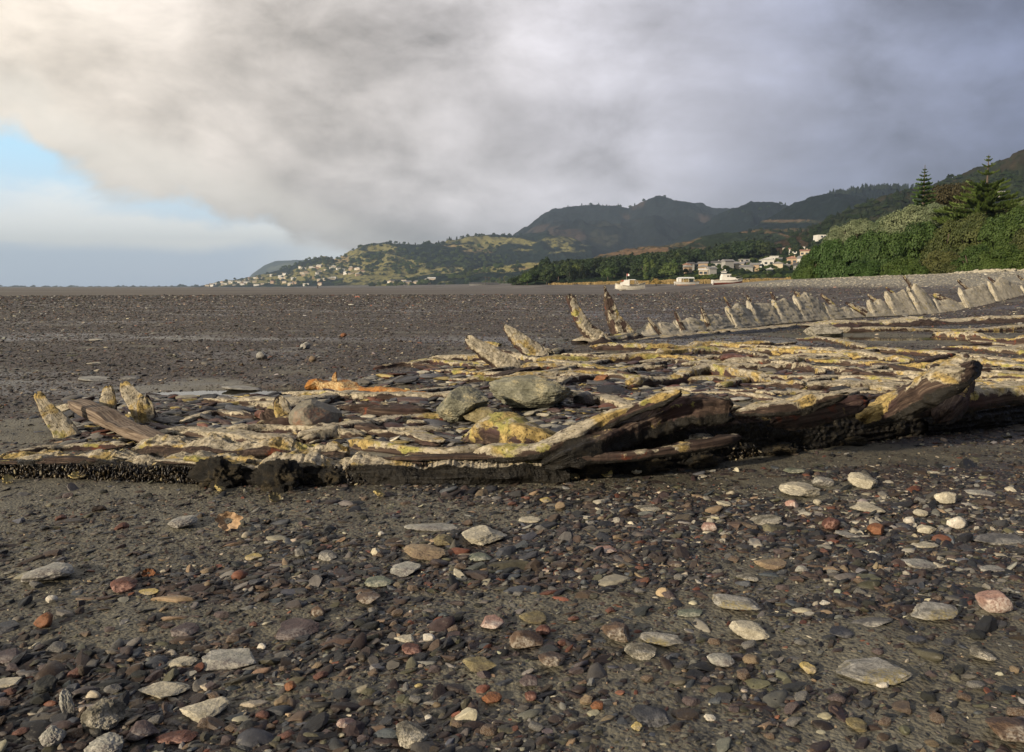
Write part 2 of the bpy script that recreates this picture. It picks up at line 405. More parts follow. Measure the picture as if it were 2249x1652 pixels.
def m_wood(t, setp):
    gr = t.attr('grain', 'Color')
    g = t.noise(t.mapping(gr, (3, 110, 110)), 1, 6, .6, .6)
    c = t.ramp(g, [(.3, (.035, .024, .018)), (.46, (.14, .105, .08)), (.6, (.25, .20, .155)), (.75, (.36, .30, .245))])
    setp(Base_Color=c, Roughness=.8, Normal=t.bump(g, .8, .01))
M_wood = material('bare weathered timber', m_wood)

def m_conc(t, setp):
    O = t.coord('Object'); n = t.noise(O, 3.5, 6, .6, .4); n2 = t.noise(O, 28, 7, .7); n3 = t.noise(O, 140, 3, .6)
    c = t.ramp(t.math('ADD', t.math('MULTIPLY', n, .45), t.math('MULTIPLY', n2, .55)), [(.3, (.09, .08, .06)), (.42, (.32, .29, .23)), (.55, (.50, .465, .38)), (.72, (.62, .58, .49))])
    c = t.mix(t.math('MULTIPLY', t.step(t.noise(O, 6, 5, .6, 1), .56, .66), .6), c, (.40, .33, .13))
    c = t.mix(t.math('MULTIPLY', t.step(t.noise(O, 9, 6, .65), .64, .72), .7), c, (.12, .09, .075))
    c = t.mix(t.step(n3, .60, .70), c, t.mix(.5, c, (.05, .045, .035)))
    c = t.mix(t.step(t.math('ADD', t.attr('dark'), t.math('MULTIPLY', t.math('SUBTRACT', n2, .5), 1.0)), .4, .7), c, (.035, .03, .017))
    setp(Base_Color=c, Roughness=.9, Normal=t.bump(t.math('ADD', n2, t.math('MULTIPLY', n3, .5)), .8, .02))
M_conc = material('cement crust', m_conc)

def m_sand(t, setp):
    O = t.pos(); n = t.noise(O, 6, 5, .6); n2 = t.noise(O, 190, 4, .65)
    c = t.ramp(t.math('ADD', t.math('MULTIPLY', n, .6), t.math('MULTIPLY', n2, .4)), [(.3, (.09, .09, .078)), (.5, (.19, .185, .16)), (.7, (.29, .28, .24))])
    setp(Base_Color=c, Roughness=.65, Normal=t.bump(n2, .5, .004))
M_sand = material('wet grey sand', m_sand)
def m_water(t, setp):
    P = t.pos(); setp(Base_Color=(.05, .05, .04), Roughness=.03, Transmission_Weight=0.0, IOR=1.33, Specular_IOR_Level=.5,
                      Normal=t.bump(t.noise(t.mapping(P, (6, 14, 1)), 1, 3), .08, .01))
M_water = material('pool water', m_water)
def m_mussel(t, setp):
    col = t.attr('col', 'Color', 'INSTANCER'); setp(Base_Color=col, Roughness=.38)
M_mussel = material('mussel shell', m_mussel)

# ---------------------------------------------------------------- ground
CY = [-80, 0, 50, 95, 200, 240, 300, 350, 500, 700, 1500, 4000, 14000]
CX = [20, 24, 31, 34.5, 66, 62, 48, 24, 2, -32, -220, -1450, -7000]
DIPS = [(gp(1975, 743), 1.55, .75, .05), (gp(2160, 728), 1.3, .8, .05), (gp(620, 862), 1.0, .30, .05), (gp(1220, 781), .75, .35, .05),
        (gp(905, 862), .35, .12, .03), (gp(90, 948), .55, .22, .0)]
MUDS = [(gp(350, 1110), .95, .35, .9), (gp(60, 1130), .6, .3, .7), (gp(800, 1120), .6, .22, .7), (gp(150, 1190), .5, .12, .5), (gp(330, 1230), .7, .14, .55), (gp(560, 1340), .5, .10, .35),
        (gp(330, 1390), .45, .12, .55), (gp(700, 1500), .4, .12, .35), (gp(620, 1600), .4, .1, .3), (gp(60, 935), .8, .3, .8),
        (gp(1700, 1020), .7, .12, .5), (gp(2000, 985), .8, .12, .45), (gp(1350, 1060), .5, .12, .6), (gp(520, 935), .5, .25, .8), (gp(780, 925), .3, .2, .7),
        (gp(1650, 1380), .4, .08, .35), (gp(1100, 1320), .5, .08, .3), (gp(400, 850), .7, .25, .3), (gp(2050, 745), 3.2, 1.6, .9), (gp(1230, 780), 1.6, .6, .6)]
def ground_h(x, y):
    x = np.asarray(x, float); y = np.asarray(y, float)
    xc = np.interp(y, CY, CX); wd = np.interp(y, [0, 60, 200, 400, 4000], [15, 19, 44, 30, 60])
    s = sstep(x, xc-wd, xc)
    z = 1.7*s + np.clip(x-xc, 0, 80)*.035
    r = np.hypot(x, y)
    nearw = 1-sstep(r, 40, 110)
    z = z + nearw*(.016*fbm2(x*1.1, y*1.1, 4, 3) + .010) + (1-nearw)*.03*fbm2(x*.05, y*.09, 3, 4)
    fine = 1-sstep(r, 6, 16)
    z = z + fine*(.0055*fbm2(x*11, y*11, 5, 9, .6)-.010*np.clip(fbm2(x*11, y*11, 3, 15)-.25, 0, 1))
    # silt gathered inside the wreck
    z = z + .03*sstep(y, 4.6+.1*x, 5.6+.1*x)*(1-sstep(y, 10.5+.6*x, 12+.6*x))*sstep(x, -3, -1)*(nearw)*(.6+.8*fbm2(x*1.7, y*2.6, 3, 21))
    for p, rx, ry, d in DIPS:
        g = np.exp(-(((x-p.x)/rx)**2+((y-p.y)/ry)**2)**2); z = z*(1-.9*g*(d > 0))-d*g
    return z
def mud_f(x, y):
    m = .36 + .95*fbm2(x*1.5+.4*y, y*2.6, 5, 31, .6) - .22*sstep(np.hypot(x, y), 6, 9)
    for p, rx, ry, d in MUDS: m = m + d*np.exp(-(((x-p.x)/rx)**2+((y-p.y)/ry)**2))
    return np.clip(m, 0, 1)
def gz(x, y): return float(ground_h(np.array([x]), np.array([y]))[0])
def build_ground():
    r = np.concatenate([[.02, .3, .6, .85], np.geomspace(1.05, 60, 760), np.geomspace(62, 15000, 150)])
    a = np.concatenate([np.linspace(-PI, -.66, 60)[:-1], np.linspace(-.66, .66, 980), np.linspace(.66, PI, 60)[1:-1]])
    R, A = np.meshgrid(r, a, indexing='ij')
    x = R*np.sin(A); y = R*np.cos(A)
    z = ground_h(x, y)
    md = mud_f(x, y); rr = np.hypot(x, y)
    far = sstep(rr + 8*fbm2(x*.05, y*.1, 3, 5), 62, 92)
    n = fbm2(x*.3, y*.3, 4, 8)
    beach = sstep(z + .15*n, .72, 1.0)*(1-sstep(y, 95, 135))
    sx, sy = x.copy(), y.copy()
    wet = np.clip(fbm2(x*.35, y*.8, 4, 77)*1.8, 0, 1)*(1-beach)*(1-sstep(rr, 30, 80))
    alg = np.exp(-((y-(12.4+.62*(x-1.5)))/1.2)**2)*sstep(x, -1, 1)*.9
    V = np.stack([x, y, z], -1).reshape(-1, 3)
    me = mesh('ground', V, grid_faces(len(r), len(a), True), M_ground, True,
              dict(mud=md.ravel(), far=far.ravel(), beach=beach.ravel(), wet=wet.ravel(), algae=alg.ravel()))
    o = obj('ground', me); tag(o, kind='structure')
build_ground()
def pool(name, p, rx, ry, z):
    a = np.linspace(0, 2*PI, 48, endpoint=False); rs = np.array([.33, .66, 1.0])
    V = [(0, 0, 0)]+[(rx*q*math.cos(t), ry*q*math.sin(t), 0) for q in rs for t in a]
    F3 = [(0, 1+i, 1+(i+1) % 48) for i in range(48)]
    F4 = [(1+k*48+i, 1+(k+1)*48+i, 1+(k+1)*48+(i+1) % 48, 1+k*48+(i+1) % 48) for k in (0, 1) for i in range(48)]
    tag(obj(name, mesh(name, V, [F3, F4], M_water, True), None, (p.x, p.y, z)), kind='structure')
for k, (p, rx, ry, d) in enumerate(DIPS[:5]): pool('water', p, rx*1.1, ry*1.1, -.012)

# ---------------------------------------------------------------- stones
def stone_geo(sub, seed, flat=.4, cuts=9, rough=.10, slab=False):
    V, Fc = ICO[sub]; rng = np.random.RandomState(seed)
    V = V.copy()
    r = 1.0
    for k in range(cuts):                          # broken faces
        n = rng.normal(size=3); n /= np.linalg.norm(n); d = rng.uniform(.55, .85)
        dd = V@n-d; V = V-np.outer(np.clip(dd, 0, None)*.92, n)
    V[:, 2] = np.sign(V[:, 2])*np.minimum(np.abs(V[:, 2]), .55) if slab else V[:, 2]
    V = V*(1+rough*fbm(V[:, 0]*1.6+seed, V[:, 1]*1.6, V[:, 2]*1.6, 3, seed))[:, None]
    if sub >= 4:
        V = V*(1+rough*.45*fbm(V[:, 0]*6+seed, V[:, 1]*6, V[:, 2]*9, 4, seed+5, .6))[:, None]
    V[:, 2] *= flat
    V /= np.abs(V).max(0)[None]; V[:, 2] *= flat if not slab else flat
    return V, Fc
shapes = bpy.data.collections.new('stone_shapes')
for k in range(12):
    V, Fc = stone_geo(2 if k < 9 else 3, 50+k, [.35, .3, .45, .6, .25, .5, .35, .7, .3, .4, .5, .3][k], 8+k % 4, .14, slab=(k % 2 == 0))
    o = bpy.data.objects.new('stone_shape', mesh('stone_shape', V, Fc, M_gravel, k % 3 == 0)); shapes.objects.link(o)
mshape = bpy.data.collections.new('shell_shapes')
for k in range(4):
    V, Fc = stone_geo(2, 90+k, .45, 2, .1); V[:, 1] *= .5
    mshape.objects.link(bpy.data.objects.new('shell_shape', mesh('shell_shape', V, Fc, M_mussel, True)))

def scatter(name, P, R, Sc, col, coll, label, cat, idx=None, group=None, parent=None):
    n = len(P); me = bpy.data.meshes.new(name); me.vertices.add(n); me.vertices.foreach_set('co', np.asarray(P, np.float32).ravel())
    for k, d in (('rot', R), ('scl', Sc)):
        a = me.attributes.new(k, 'FLOAT_VECTOR', 'POINT'); a.data.foreach_set('vector', np.asarray(d, np.float32).ravel())
    a = me.attributes.new('col', 'FLOAT_COLOR', 'POINT'); a.data.foreach_set('color', np.concatenate([col, np.ones((n, 1))], 1).astype(np.float32).ravel())
    a = me.attributes.new('idx', 'INT', 'POINT')
    a.data.foreach_set('value', (np.random.RandomState(5).randint(0, len(coll.objects), n) if idx is None else idx).astype(np.int32))
    o = obj(name, me, parent)
    g = bpy.data.node_groups.new(name, 'GeometryNodeTree'); g.is_modifier = True
    g.interface.new_socket('Geometry', in_out='INPUT', socket_type='NodeSocketGeometry')
    g.interface.new_socket('Geometry', in_out='OUTPUT', socket_type='NodeSocketGeometry')
    N, L = g.nodes, g.links
    gi, go = N.new('NodeGroupInput'), N.new('NodeGroupOutput')
    ci = N.new('GeometryNodeCollectionInfo'); ci.inputs['Collection'].default_value = coll
    ci.inputs['Separate Children'].default_value = True; ci.inputs['Reset Children'].default_value = True
    ip = N.new('GeometryNodeInstanceOnPoints'); ip.inputs['Pick Instance'].default_value = True
    def na(nm, ty):
        q = N.new('GeometryNodeInputNamedAttribute'); q.data_type = ty; q.inputs['Name'].default_value = nm
        return [s for s in q.outputs if s.enabled and s.name == 'Attribute'][0]
    e2r = N.new('FunctionNodeEulerToRotation')
    L.new(na('rot', 'FLOAT_VECTOR'), e2r.inputs[0]); L.new(e2r.outputs[0], ip.inputs['Rotation'])
    L.new(na('scl', 'FLOAT_VECTOR'), ip.inputs['Scale']); L.new(na('idx', 'INT'), ip.inputs['Instance Index'])
    L.new(ci.outputs[0], ip.inputs['Instance']); L.new(gi.outputs[0], ip.inputs['Points']); L.new(ip.outputs[0], go.inputs[0])
    md = o.modifiers.new('scatter', 'NODES'); md.node_group = g
    tag(o, label, cat, group, 'stuff'); return o

PAL = np.array([(.022, .023, .026), (.040, .030, .029), (.058, .042, .033), (.085, .08, .074), (.12, .05, .033), (.075, .072, .05), (.34, .31, .24), (.22, .165, .11), (.055, .062, .075), (.17, .165, .155)])
PW = np.array([.30, .20, .15, .12, .018, .08, .026, .026, .06, .05]); PW /= PW.sum()
def gravel(n, r0, r1, seed, amax=.45, dens_ref=2.6, amin=-.62):
    rng = np.random.RandomState(seed)
    r = np.exp(rng.uniform(math.log(r0), math.log(r1), n)); a = rng.uniform(amin, .64, n)
    x, y = r*np.sin(a), r*np.cos(a)
    return x, y, r, rng
def make_gravel():
    xs = []
    x1, y1, r1, rng = gravel(230000, 2.4, 85, 1)
    rng2 = np.random.RandomState(2)
    r2 = np.sqrt(rng2.uniform(1.2**2, 3.4**2, 90000)); a2 = rng2.uniform(-.62, .62, 90000)
    x = np.concatenate([x1, r2*np.sin(a2)]); y = np.concatenate([y1, r2*np.cos(a2)]); r = np.hypot(x, y)
    z = ground_h(x, y); md = mud_f(x, y); n = len(x); rng = np.random.RandomState(3)
    clear = np.ones(n, bool)
    for fx, fy, fa, fb in FOOT: clear &= ((x-fx)/fa)**2+((y-fy)/fb)**2 > 1
    s0 = np.exp(rng.normal(math.log(.0062), .55, n)); keep = clear & (rng.uniform(size=n) > np.clip((md-.16)*1.7, 0, .93)*np.where(s0 < .0052, .45, 1.0)) & (z < 2.3) & (z > -.016)
    x, y, r, z = x[keep], y[keep], r[keep], z[keep]; n = len(x); s = s0[keep]; s = np.clip(s, .003, .032)
    s = np.maximum(s, r*.00060*np.exp(rng.normal(0, .35, n))); s = np.where(r > 8, s*1.08, s)
    Sc = np.stack([s*np.exp(rng.uniform(-.1, .75, n)), s*rng.uniform(.6, 1.0, n), s*rng.uniform(.65, 1.15, n)], 1)
    R = np.stack([rng.normal(0, .22, n), rng.normal(-.12, .22, n), rng.normal(.25, .9, n)], 1)
    ci = rng.choice(len(PAL), n, p=PW); col = PAL[ci]*np.exp(rng.normal(0, .28, n))[:, None]
    col = col*(1+rng.normal(0, .03, (n, 3)))
    pale = np.exp(-(((x-gp(1950, 1120).x)/.75)**2+((y-gp(1950, 1120).y)/.55)**2))*.11
    col = np.where((rng.uniform(size=n) < pale)[:, None], np.array([(.33, .31, .26)])*rng.uniform(.7, 1.3, (n, 1)), col)
    farlight = sstep(r, 5, 25)[:, None]; col = col*np.exp(farlight*rng.normal(.12, .42, (n, 1)))
    bw = sstep(z, .6, .95)[:, None]; col = col*(1-bw)+bw*np.array([(.27, .255, .215)])*np.exp(rng.normal(0, .35, (n, 1)))
    P = np.stack([x, y, z-s*.05*(r < 8)+s*.05*(r >= 8)], 1)
    scatter('gravel', P, R, Sc, np.clip(col, .01, .7), shapes, 'dark wet shingle of slate chips covering the tidal flat', 'gravel')
FOOT = []
HERO_VAR = {}
def hero(u, v, w, h, mat, label, name='stone', cat='stone', kind='rock', rz=None, group=None, sub=4, sink=.18, seed=None):
    seed = seed if seed is not None else (int(u*7+v*13) % 9973)
    p0 = gp(u, v+h*.30); D = (p0-Vector((0, 0, EYE))).length
    k = D/F; W = w*k; H = h*k; el = math.asin(EYE/D)
    T = {'rock': .50, 'slab': .30, 'block': .62, 'round': .75, 'log': .5}[kind]*H
    if el < .24 and kind in ('rock', 'block', 'round'): T = max(T, (H-.6*W*math.sin(el)))
    T = min(T, W*.85)
    dep = max(.55*W if kind in ('round', 'block') else .3*W, min(1.1*W, (H-T*math.cos(el)*.75)/math.sin(el)))
    if kind == 'round': T = min(W, dep)*.66
    p = gp(u, v, T*.35)
    fl = {'rock': .7, 'slab': .5, 'block': .9, 'round': .95, 'log': .9}[kind]
    V, Fc = stone_geo(sub, seed, 1.0, {'rock': 11, 'slab': 10, 'block': 12, 'round': 10, 'log': 8}[kind], .16 if kind != 'round' else .08, slab=kind == 'slab')
    V = V/np.abs(V).max(0)[None]
    V = V*np.array([W/2, dep/2, T/2/(1-sink*.6)])
    FOOT.append((p.x, p.y, W*.56, dep*.62))
    me = mesh(name, V, Fc, SM[mat], kind in ('round',))
    o = obj(name, me, None, (p.x, p.y, gz(p.x, p.y)+T*(.5-sink*.5)), (random.uniform(-.05, .05), random.uniform(-.08, .08), rz if rz is not None else random.uniform(-.15, .15)))
    tag(o, label, cat, group); return o
random.seed(4)
H_ = [  # u, v, w, h, material, kind, label
(398,1156,66,34,'pale','rock','light grey pitted stone on the mud left of the orange shell'),
(107,1267,95,46,'pale','rock','whitish grey lumpy rock half sunk at the left edge'),
(273,1297,58,34,'red','rock','crusted reddish brown rock between grey lump and yellow shell strip'),
(114,1322,21,14,'white','round','small pale greenish white pebble below the whitish lumpy rock'),
(100,1374,37,27,'orange','round','orange brown pebble on mud near the left edge'),
(15,1387,52,28,'slate','slab','blue grey slate lying at the extreme left edge'),
(325,1309,44,12,'yellow','slab','thin yellow shell strip beside the crusted reddish rock'),
(406,1391,58,38,'purple','slab','oval purplish brown slab with pale rim'),
(649,1387,100,46,'purple','slab','big dark purple grey slate with pointed right end'),
(505,1453,120,44,'pale','slab','large whitish grey slab sunk into mud'),
(398,1461,62,28,'cream','slab','cream slab just left of the large whitish slab'),
(361,1522,94,38,'cream','slab','broad flat cream stone with notched lower edge'),
(450,1564,98,48,'cream','slab','wedge shaped cream grey stone pointing down left'),
(575,1426,20,14,'white','round','small white shell above the large whitish slab'),
(701,1352,31,25,'brown','round','round red brown pebble touching the dark purple slate'),
(638,1516,27,24,'orange','block','bright orange red chunk on its own in gravel'),
(314,1612,58,48,'purple','block','square purple brown block near the bottom edge'),
(389,1621,72,28,'red','slab','long reddish grey stone near the bottom edge'),
(107,1514,46,50,'black','rock','near black greenish rock left of the pale stumps'),
(559,1230,35,19,'yellow','slab','yellow ochre shell fragment in dark pebbles'),
(660,1224,26,54,'grey','rock','upright grey brown stone standing on edge'),
(723,1226,44,34,'grey','rock','bluish grey lumpy stone right of the upright stone'),
(13,1452,56,34,'purple','slab','purple slate cut by the left edge'),
(18,1511,44,22,'cream','slab','cream stone at the left edge below a purple slate'),
(945,1163,120,24,'pale','slab','long thin pale slab behind the pale wedge boulder'),
(1058,1184,115,54,'cream','rock','large pale wedge shaped rock, biggest stone in front of the wreck'),
(936,1221,104,42,'tan','rock','flat brownish grey rock left of the large pale wedge'),
(975,1196,50,36,'ochre','rock','dull brown rock wedged between two larger pale rocks'),
(1056,1232,54,30,'green','slab','grey green layered stone below the large pale wedge'),
(892,1258,68,34,'pale','slab','light grey flaky stone below the flat brownish rock'),
(1161,1145,58,17,'cream','slab','slim cream flat stone lying above dark pebbles'),
(1198,1101,30,20,'yellow','slab','smooth cream yellow shell just below the wreck'),
(1233,1119,28,21,'tan','round','tan pebble right of the cream yellow shell'),
(1423,1121,62,22,'barnacle','slab','pale green frilled oyster shell in gravel'),
(837,1181,14,13,'white','round','tiny white pebble on olive mud'),
(1327,1219,54,19,'pink','slab','pinkish grey lozenge stone among fine gravel'),
(833,1285,62,27,'green','slab','smooth greenish grey flat stone'),
(811,1324,54,32,'brown','rock','dull brown cobble with a greyish top'),
(1078,1376,58,42,'pink','rock','tan pink stone crusted with barnacles'),
(1176,1363,70,30,'ochre','slab','pitted yellowish ochre stone in the middle foreground'),
(1152,1414,80,44,'brown','round','smooth glossy brown cobble'),
(1193,1394,32,26,'red','round','red brown pebble tucked behind the glossy brown cobble'),
(892,1411,52,20,'cream','slab','cream grey flake left of the white snail shell'),
(942,1411,27,20,'white','round','rounded white snail shell'),
(907,1433,48,32,'red','slab','reddish slate below the cream grey flake'),
(1353,1402,62,50,'brown','block','square brown block with whitish cap'),
(1450,1415,98,34,'streak','log','elongated white grey stone like a broken stick'),
(1408,1442,70,38,'barnacle','rock','greenish barnacled rock under the stick-like stone'),
(1054,1472,80,44,'ochre','rock','rough olive ochre rock standing out of dark gravel'),
(1213,1457,66,42,'brown','rock','orange brown pitted rock in the lower middle'),
(1161,1505,40,34,'purple','block','purplish block with lighter lower face'),
(1080,1542,44,32,'orange','rock','rusty orange brown chunk in the lower middle'),
(903,1621,78,64,'barnacle','rock','rough grey barnacled rock at the bottom edge'),
(1312,1564,32,24,'orange','round','pale orange pebble in the lower right middle'),
(1287,1549,28,34,'tan','rock','tan upright cobble beside the pale orange pebble'),
(1431,1584,82,48,'slate','slab','blue grey slate slab with square right end'),
(1165,1540,27,24,'red','round','round dark red pebble near the rusty orange chunk'),
(1397,1614,25,20,'yellow','rock','small cream yellow stone below the blue grey slab'),
(920,1514,18,12,'yellow','round','tiny bright yellow pebble'),
(940,1584,16,14,'white','round','small white round shell above the barnacled rock'),
(759,1598,36,36,'pink','rock','pinkish white stone near the bottom edge'),
(1760,1083,92,42,'cream','rock','large cream wedge stone heading the pale cluster'),
(1897,1063,62,34,'cream','rock','cream humped stone right of the large cream wedge'),
(1806,1063,44,22,'pale','rock','greyish stone tucked behind the large cream wedge'),
(1904,1125,70,25,'cream','slab','long flat cream lozenge in the pale cluster'),
(1746,1035,46,18,'green','slab','pale green stone in the wreck side mud'),
(1588,1113,31,22,'cream','rock','cream pebble left of the pale cluster'),
(1739,1116,27,20,'pink','round','pink pebble below the large cream wedge'),
(1794,1112,18,19,'cream','block','small squarish cream stone'),
(1682,1152,66,26,'barnacle','slab','cream oyster shell lying like a boat'),
(1558,1166,34,26,'pink','round','pale pink cobble left of the oyster shell'),
(2099,1157,37,19,'white','round','brightest white oval pebble at right'),
(2033,1171,36,25,'cream','rock','cream green angular stone left of the white oval'),
(2021,1137,28,26,'cream','rock','blunt cream stone above the cream green one'),
(1994,1152,24,14,'white','round','small white pebble between cream stones'),
(2081,1102,42,26,'cream','rock','cream stone with a dark streak at right'),
(2154,1089,54,15,'pale','slab','long pale sliver near the right edge'),
(1925,1171,36,24,'orange','round','orange brown cobble under the cream lozenge'),
(1822,1161,38,22,'red','round','dark red oval cobble'),
(1861,1182,48,18,'pale','slab','pale grey flake below the dark red cobble'),
(1693,1247,64,34,'tan','rock','tan angular stone standing free in gravel'),
(2019,1247,68,27,'pale','slab','light grey layered slab broken into steps'),
(2030,1205,56,15,'cream','slab','pale stick-like stone above the layered slab'),
(2177,1258,56,13,'pale','slab','thin pale sliver by the right edge'),
(1760,1264,27,15,'pale','round','grey white pebble right of the tan angular stone'),
(1642,1283,46,20,'barnacle','slab','brownish open shell on dark gravel'),
(1613,1336,112,36,'streak','log','grey white streaked stone shaped like a split log'),
(1642,1398,92,42,'cream','log','cream blunt stone like a sawn log end'),
(2180,1340,58,38,'pink','round','smooth polished pink red cobble'),
(2053,1363,98,40,'streak','rock','grey green boulder with a white smear'),
(1911,1382,90,25,'grey','slab','flat brownish grey slab with pointed ends'),
(1581,1466,52,34,'pale','rock','rounded light grey stone in the lower right'),
(1773,1480,36,30,'yellow','rock','cream yellow knob in the lower right'),
(1922,1487,155,58,'streak','slab','largest slab at lower right, striped brown and white'),
(1936,1520,26,13,'white','round','white pebble in front of the striped slab'),
(1516,1356,54,20,'green','slab','greenish flat stone left of the streaked log-like one'),
(1879,1602,44,32,'ochre','rock','olive tan stone near the bottom right'),
(2214,1611,90,62,'brown','rock','large dark brown rock in the bottom right corner'),
(1558,1586,24,18,'white','rock','white chip near the bottom edge'),
(2154,1453,52,34,'barnacle','rock','grey rock with a pale spotted top at right'),
(1810,1340,22,15,'white','slab','small white clam shell half'),
(1847,1407,56,24,'slate','slab','dark slate lying below the small clam shell'),
(2190,1193,104,20,'grey','slab','long low grey bar of stone at the right edge'),
(2010,1425,38,20,'slate','rock','dark blue grey cobble behind the striped slab'),
(1250,1270,40,16,'slate','slab','thin black slate flake in the centre gravel'),
(560,1290,34,18,'slate','rock','dark bluish cobble in the left gravel'),
(1480,1250,36,16,'brown','rock','dull chestnut brown pebble in fine dark gravel'),
]
for (u, v, w_, h_, m_, k_, lab) in H_:
    nm = 'shell' if 'shell' in lab else ('pebble' if 'pebble' in lab else 'stone')
    hero(u, v, w_, h_, m_, lab, nm, nm, k_, rz=(-.55 if 'log' in k_ else None), sub=5 if w_ > 60 else 4)
# pale stumps at the lower left
for (u0, v0, u1, v1, hh, ww, mt, lab) in [(150, 1585, 148, 1562, .055, .024, 'pale', 'thin pale upright peg of stone with a dark tip at lower left'),
                                 (118, 1640, 112, 1600, .035, .045, 'pale', 'pale grey stump-like rock at the bottom left'),
                                 (228, 1600, 238, 1568, .045, .075, 'barnacle', 'broad pale lumpy stone rising at lower left'),
                                 (235, 1660, 226, 1625, .03, .07, 'pale', 'pinkish pale rock below the broad lumpy stone')]:
    p = gp(u0, v0); V, Fc = stone_geo(5, int(u0*3+v0), 1.0, 5, .25); V = V*np.array([ww/2, ww*.45, hh*.62])
    tag(obj('stone', mesh('stone', V, Fc, SM[mt], False), None, (p.x, p.y, gz(p.x, p.y)+hh*.38), (.1, -.15, .2)), lab, 'stone')
# countable larger cobbles between them
MIDC = [('slate', 'dark slate chip among the finer shingle', 'slab'), ('purple', 'purplish brown cobble among the finer shingle', 'rock'),
        ('brown', 'brown cobble among the finer shingle', 'rock'), ('grey', 'mid grey cobble among the finer shingle', 'rock'),
        ('red', 'brick red pebble among the finer shingle', 'round'), ('black', 'blackish pebble among the finer shingle', 'round'), ('tan', 'tan pebble among the finer shingle', 'round')]
mid_me = {}
for m_, lab, k_ in MIDC:
    mid_me[m_] = []
    for q in range(4):
        V, Fc = stone_geo(4, 300+q*11+len(m_), 1.0, 10 if k_ != 'round' else 9, .14, slab=k_ == 'slab'); V = V/np.abs(V).max(0)[None]
        mid_me[m_].append(mesh('stone', V, Fc, SM[m_], k_ == 'round'))
rr_ = random.Random(12); cnt = 0; MIDF = []
hero_uv = [(h[0], h[1], h[2]) for h in H_]
while cnt < 186:
    u = rr_.uniform(-10, 2260); v = 1080+560*rr_.random()**.8
    if any(abs(u-a) < 40+c*.5 and abs(v-b) < 22 for a, b, c in hero_uv): continue
    p = gp(u, v)
    if mud_f(np.array([p.x]), np.array([p.y]))[0] > .55 and rr_.random() < .8: continue
    j = rr_.choices(range(7), [5, 5, 4, 4, 2, 2, 1])[0]; m_, lab, k_ = MIDC[j]
    wpx = rr_.uniform(24, 46)*(.6+.5*(v-1050)/600); W_ = wpx*p.length/F
    fl = .22 if k_ == 'slab' else .42
    o = obj('stone' if k_ != 'round' else 'pebble', rr_.choice(mid_me[m_]), None, (p.x, p.y, gz(p.x, p.y)+W_*fl*.25), (rr_.uniform(-.25, .25), rr_.uniform(-.25, .2), rr_.uniform(-.9, .9)))
    o.scale = (W_/2, W_/2*rr_.uniform(.6, .9), W_*fl/1.6)
    hb_ = min(H_, key=lambda h: (h[0]-u)**2+((h[1]-v)*2)**2); short = re.split(r' (?:at|in|on|near|with|of|below|above|between|lying|from|left|right|behind|beside|touching|like|under|wedged|standing|tucked|sunk|crusted|hanging|cut|shaped|half|by|just|out|biggest|shaped)\b|,', hb_[6])[0]
    short = ' '.join(short.split()[:6]); du, dv = u-hb_[0], v-hb_[1]; wh = ('just right of' if du > 0 else 'just left of') if abs(du) > abs(dv)*2.2 else ('a little nearer than' if dv > 0 else 'a little farther than')
    lab = lab.replace('among the finer shingle', wh+' the '+short)
    tag(o, lab, 'stone' if k_ != 'round' else 'pebble', 'loose '+('chips' if k_ == 'slab' else 'cobbles' if k_ == 'rock' else 'pebbles')+' of '+m_+' stone in the foreground')
    hero_uv.append((u, v, wpx)); cnt += 1; MIDF.append((p.x, p.y, W_, W_*.7))
for fx, fy, w_, w2 in MIDF: FOOT.append((fx, fy, w_*.5, w2*.5))
make_gravel()
# crumpled orange shell standing up
def crumple(name, p, R_, mat, seed, label, cat, tilt, hole=False, parent=None, thick=.004):
    n, m = 26, 40; rng = np.random.RandomState(seed)
    rad = np.linspace(.12 if not hole else .32, 1, n)[:, None]; th = np.linspace(0, 2*PI, m, endpoint=False)[None]
    rim = 1+.28*fbm(np.cos(th)*2+seed, np.sin(th)*2, th*0, 3, seed)+.06*np.sin(th*9+seed)
    x = rad*np.cos(th)*rim; y = rad*np.sin(th)*rim*.75
    z = .35*(rad**2)+.28*fbm(x*2.1+seed, y*2.1, x*0, 4, seed+3)*rad
    V = np.stack([x, y, z+x*0], -1).reshape(-1, 3)*R_
    V2 = V.copy(); V2[:, 2] -= thick
    f1 = grid_faces(n, m, True); k = n*m
    e0 = np.arange(m); e1 = (e0+1) % m
    side = np.concatenate([np.stack([(n-1)*m+e0, (n-1)*m+e1, k+(n-1)*m+e1, k+(n-1)*m+e0], 1), np.stack([e1, e0, k+e0, k+e1], 1)])
    me = mesh(name, np.concatenate([V, V2]), np.concatenate([f1, f1[:, ::-1]+k, side]), mat, True)
    o = obj(name, me, parent, p, tilt)
    if label: tag(o, label, cat)
    return o
p = gp(503, 1172); crumple('broken_shell', (p.x, p.y, gz(p.x, p.y)+.035), .040, stone_mat('apricot shell', (.40, .27, .16), (.52, .38, .25)), 4, 'crumpled apricot orange shell standing upright on the mud', 'shell', (1.25, .2, .3), True)
p = gp(327, 1277); crumple('broken_shell', (p.x, p.y, gz(p.x, p.y)+.012), .016, SM['orange'], 9, 'small orange shell gaping open near the reddish rock', 'shell', (1.0, 0, .4), True)

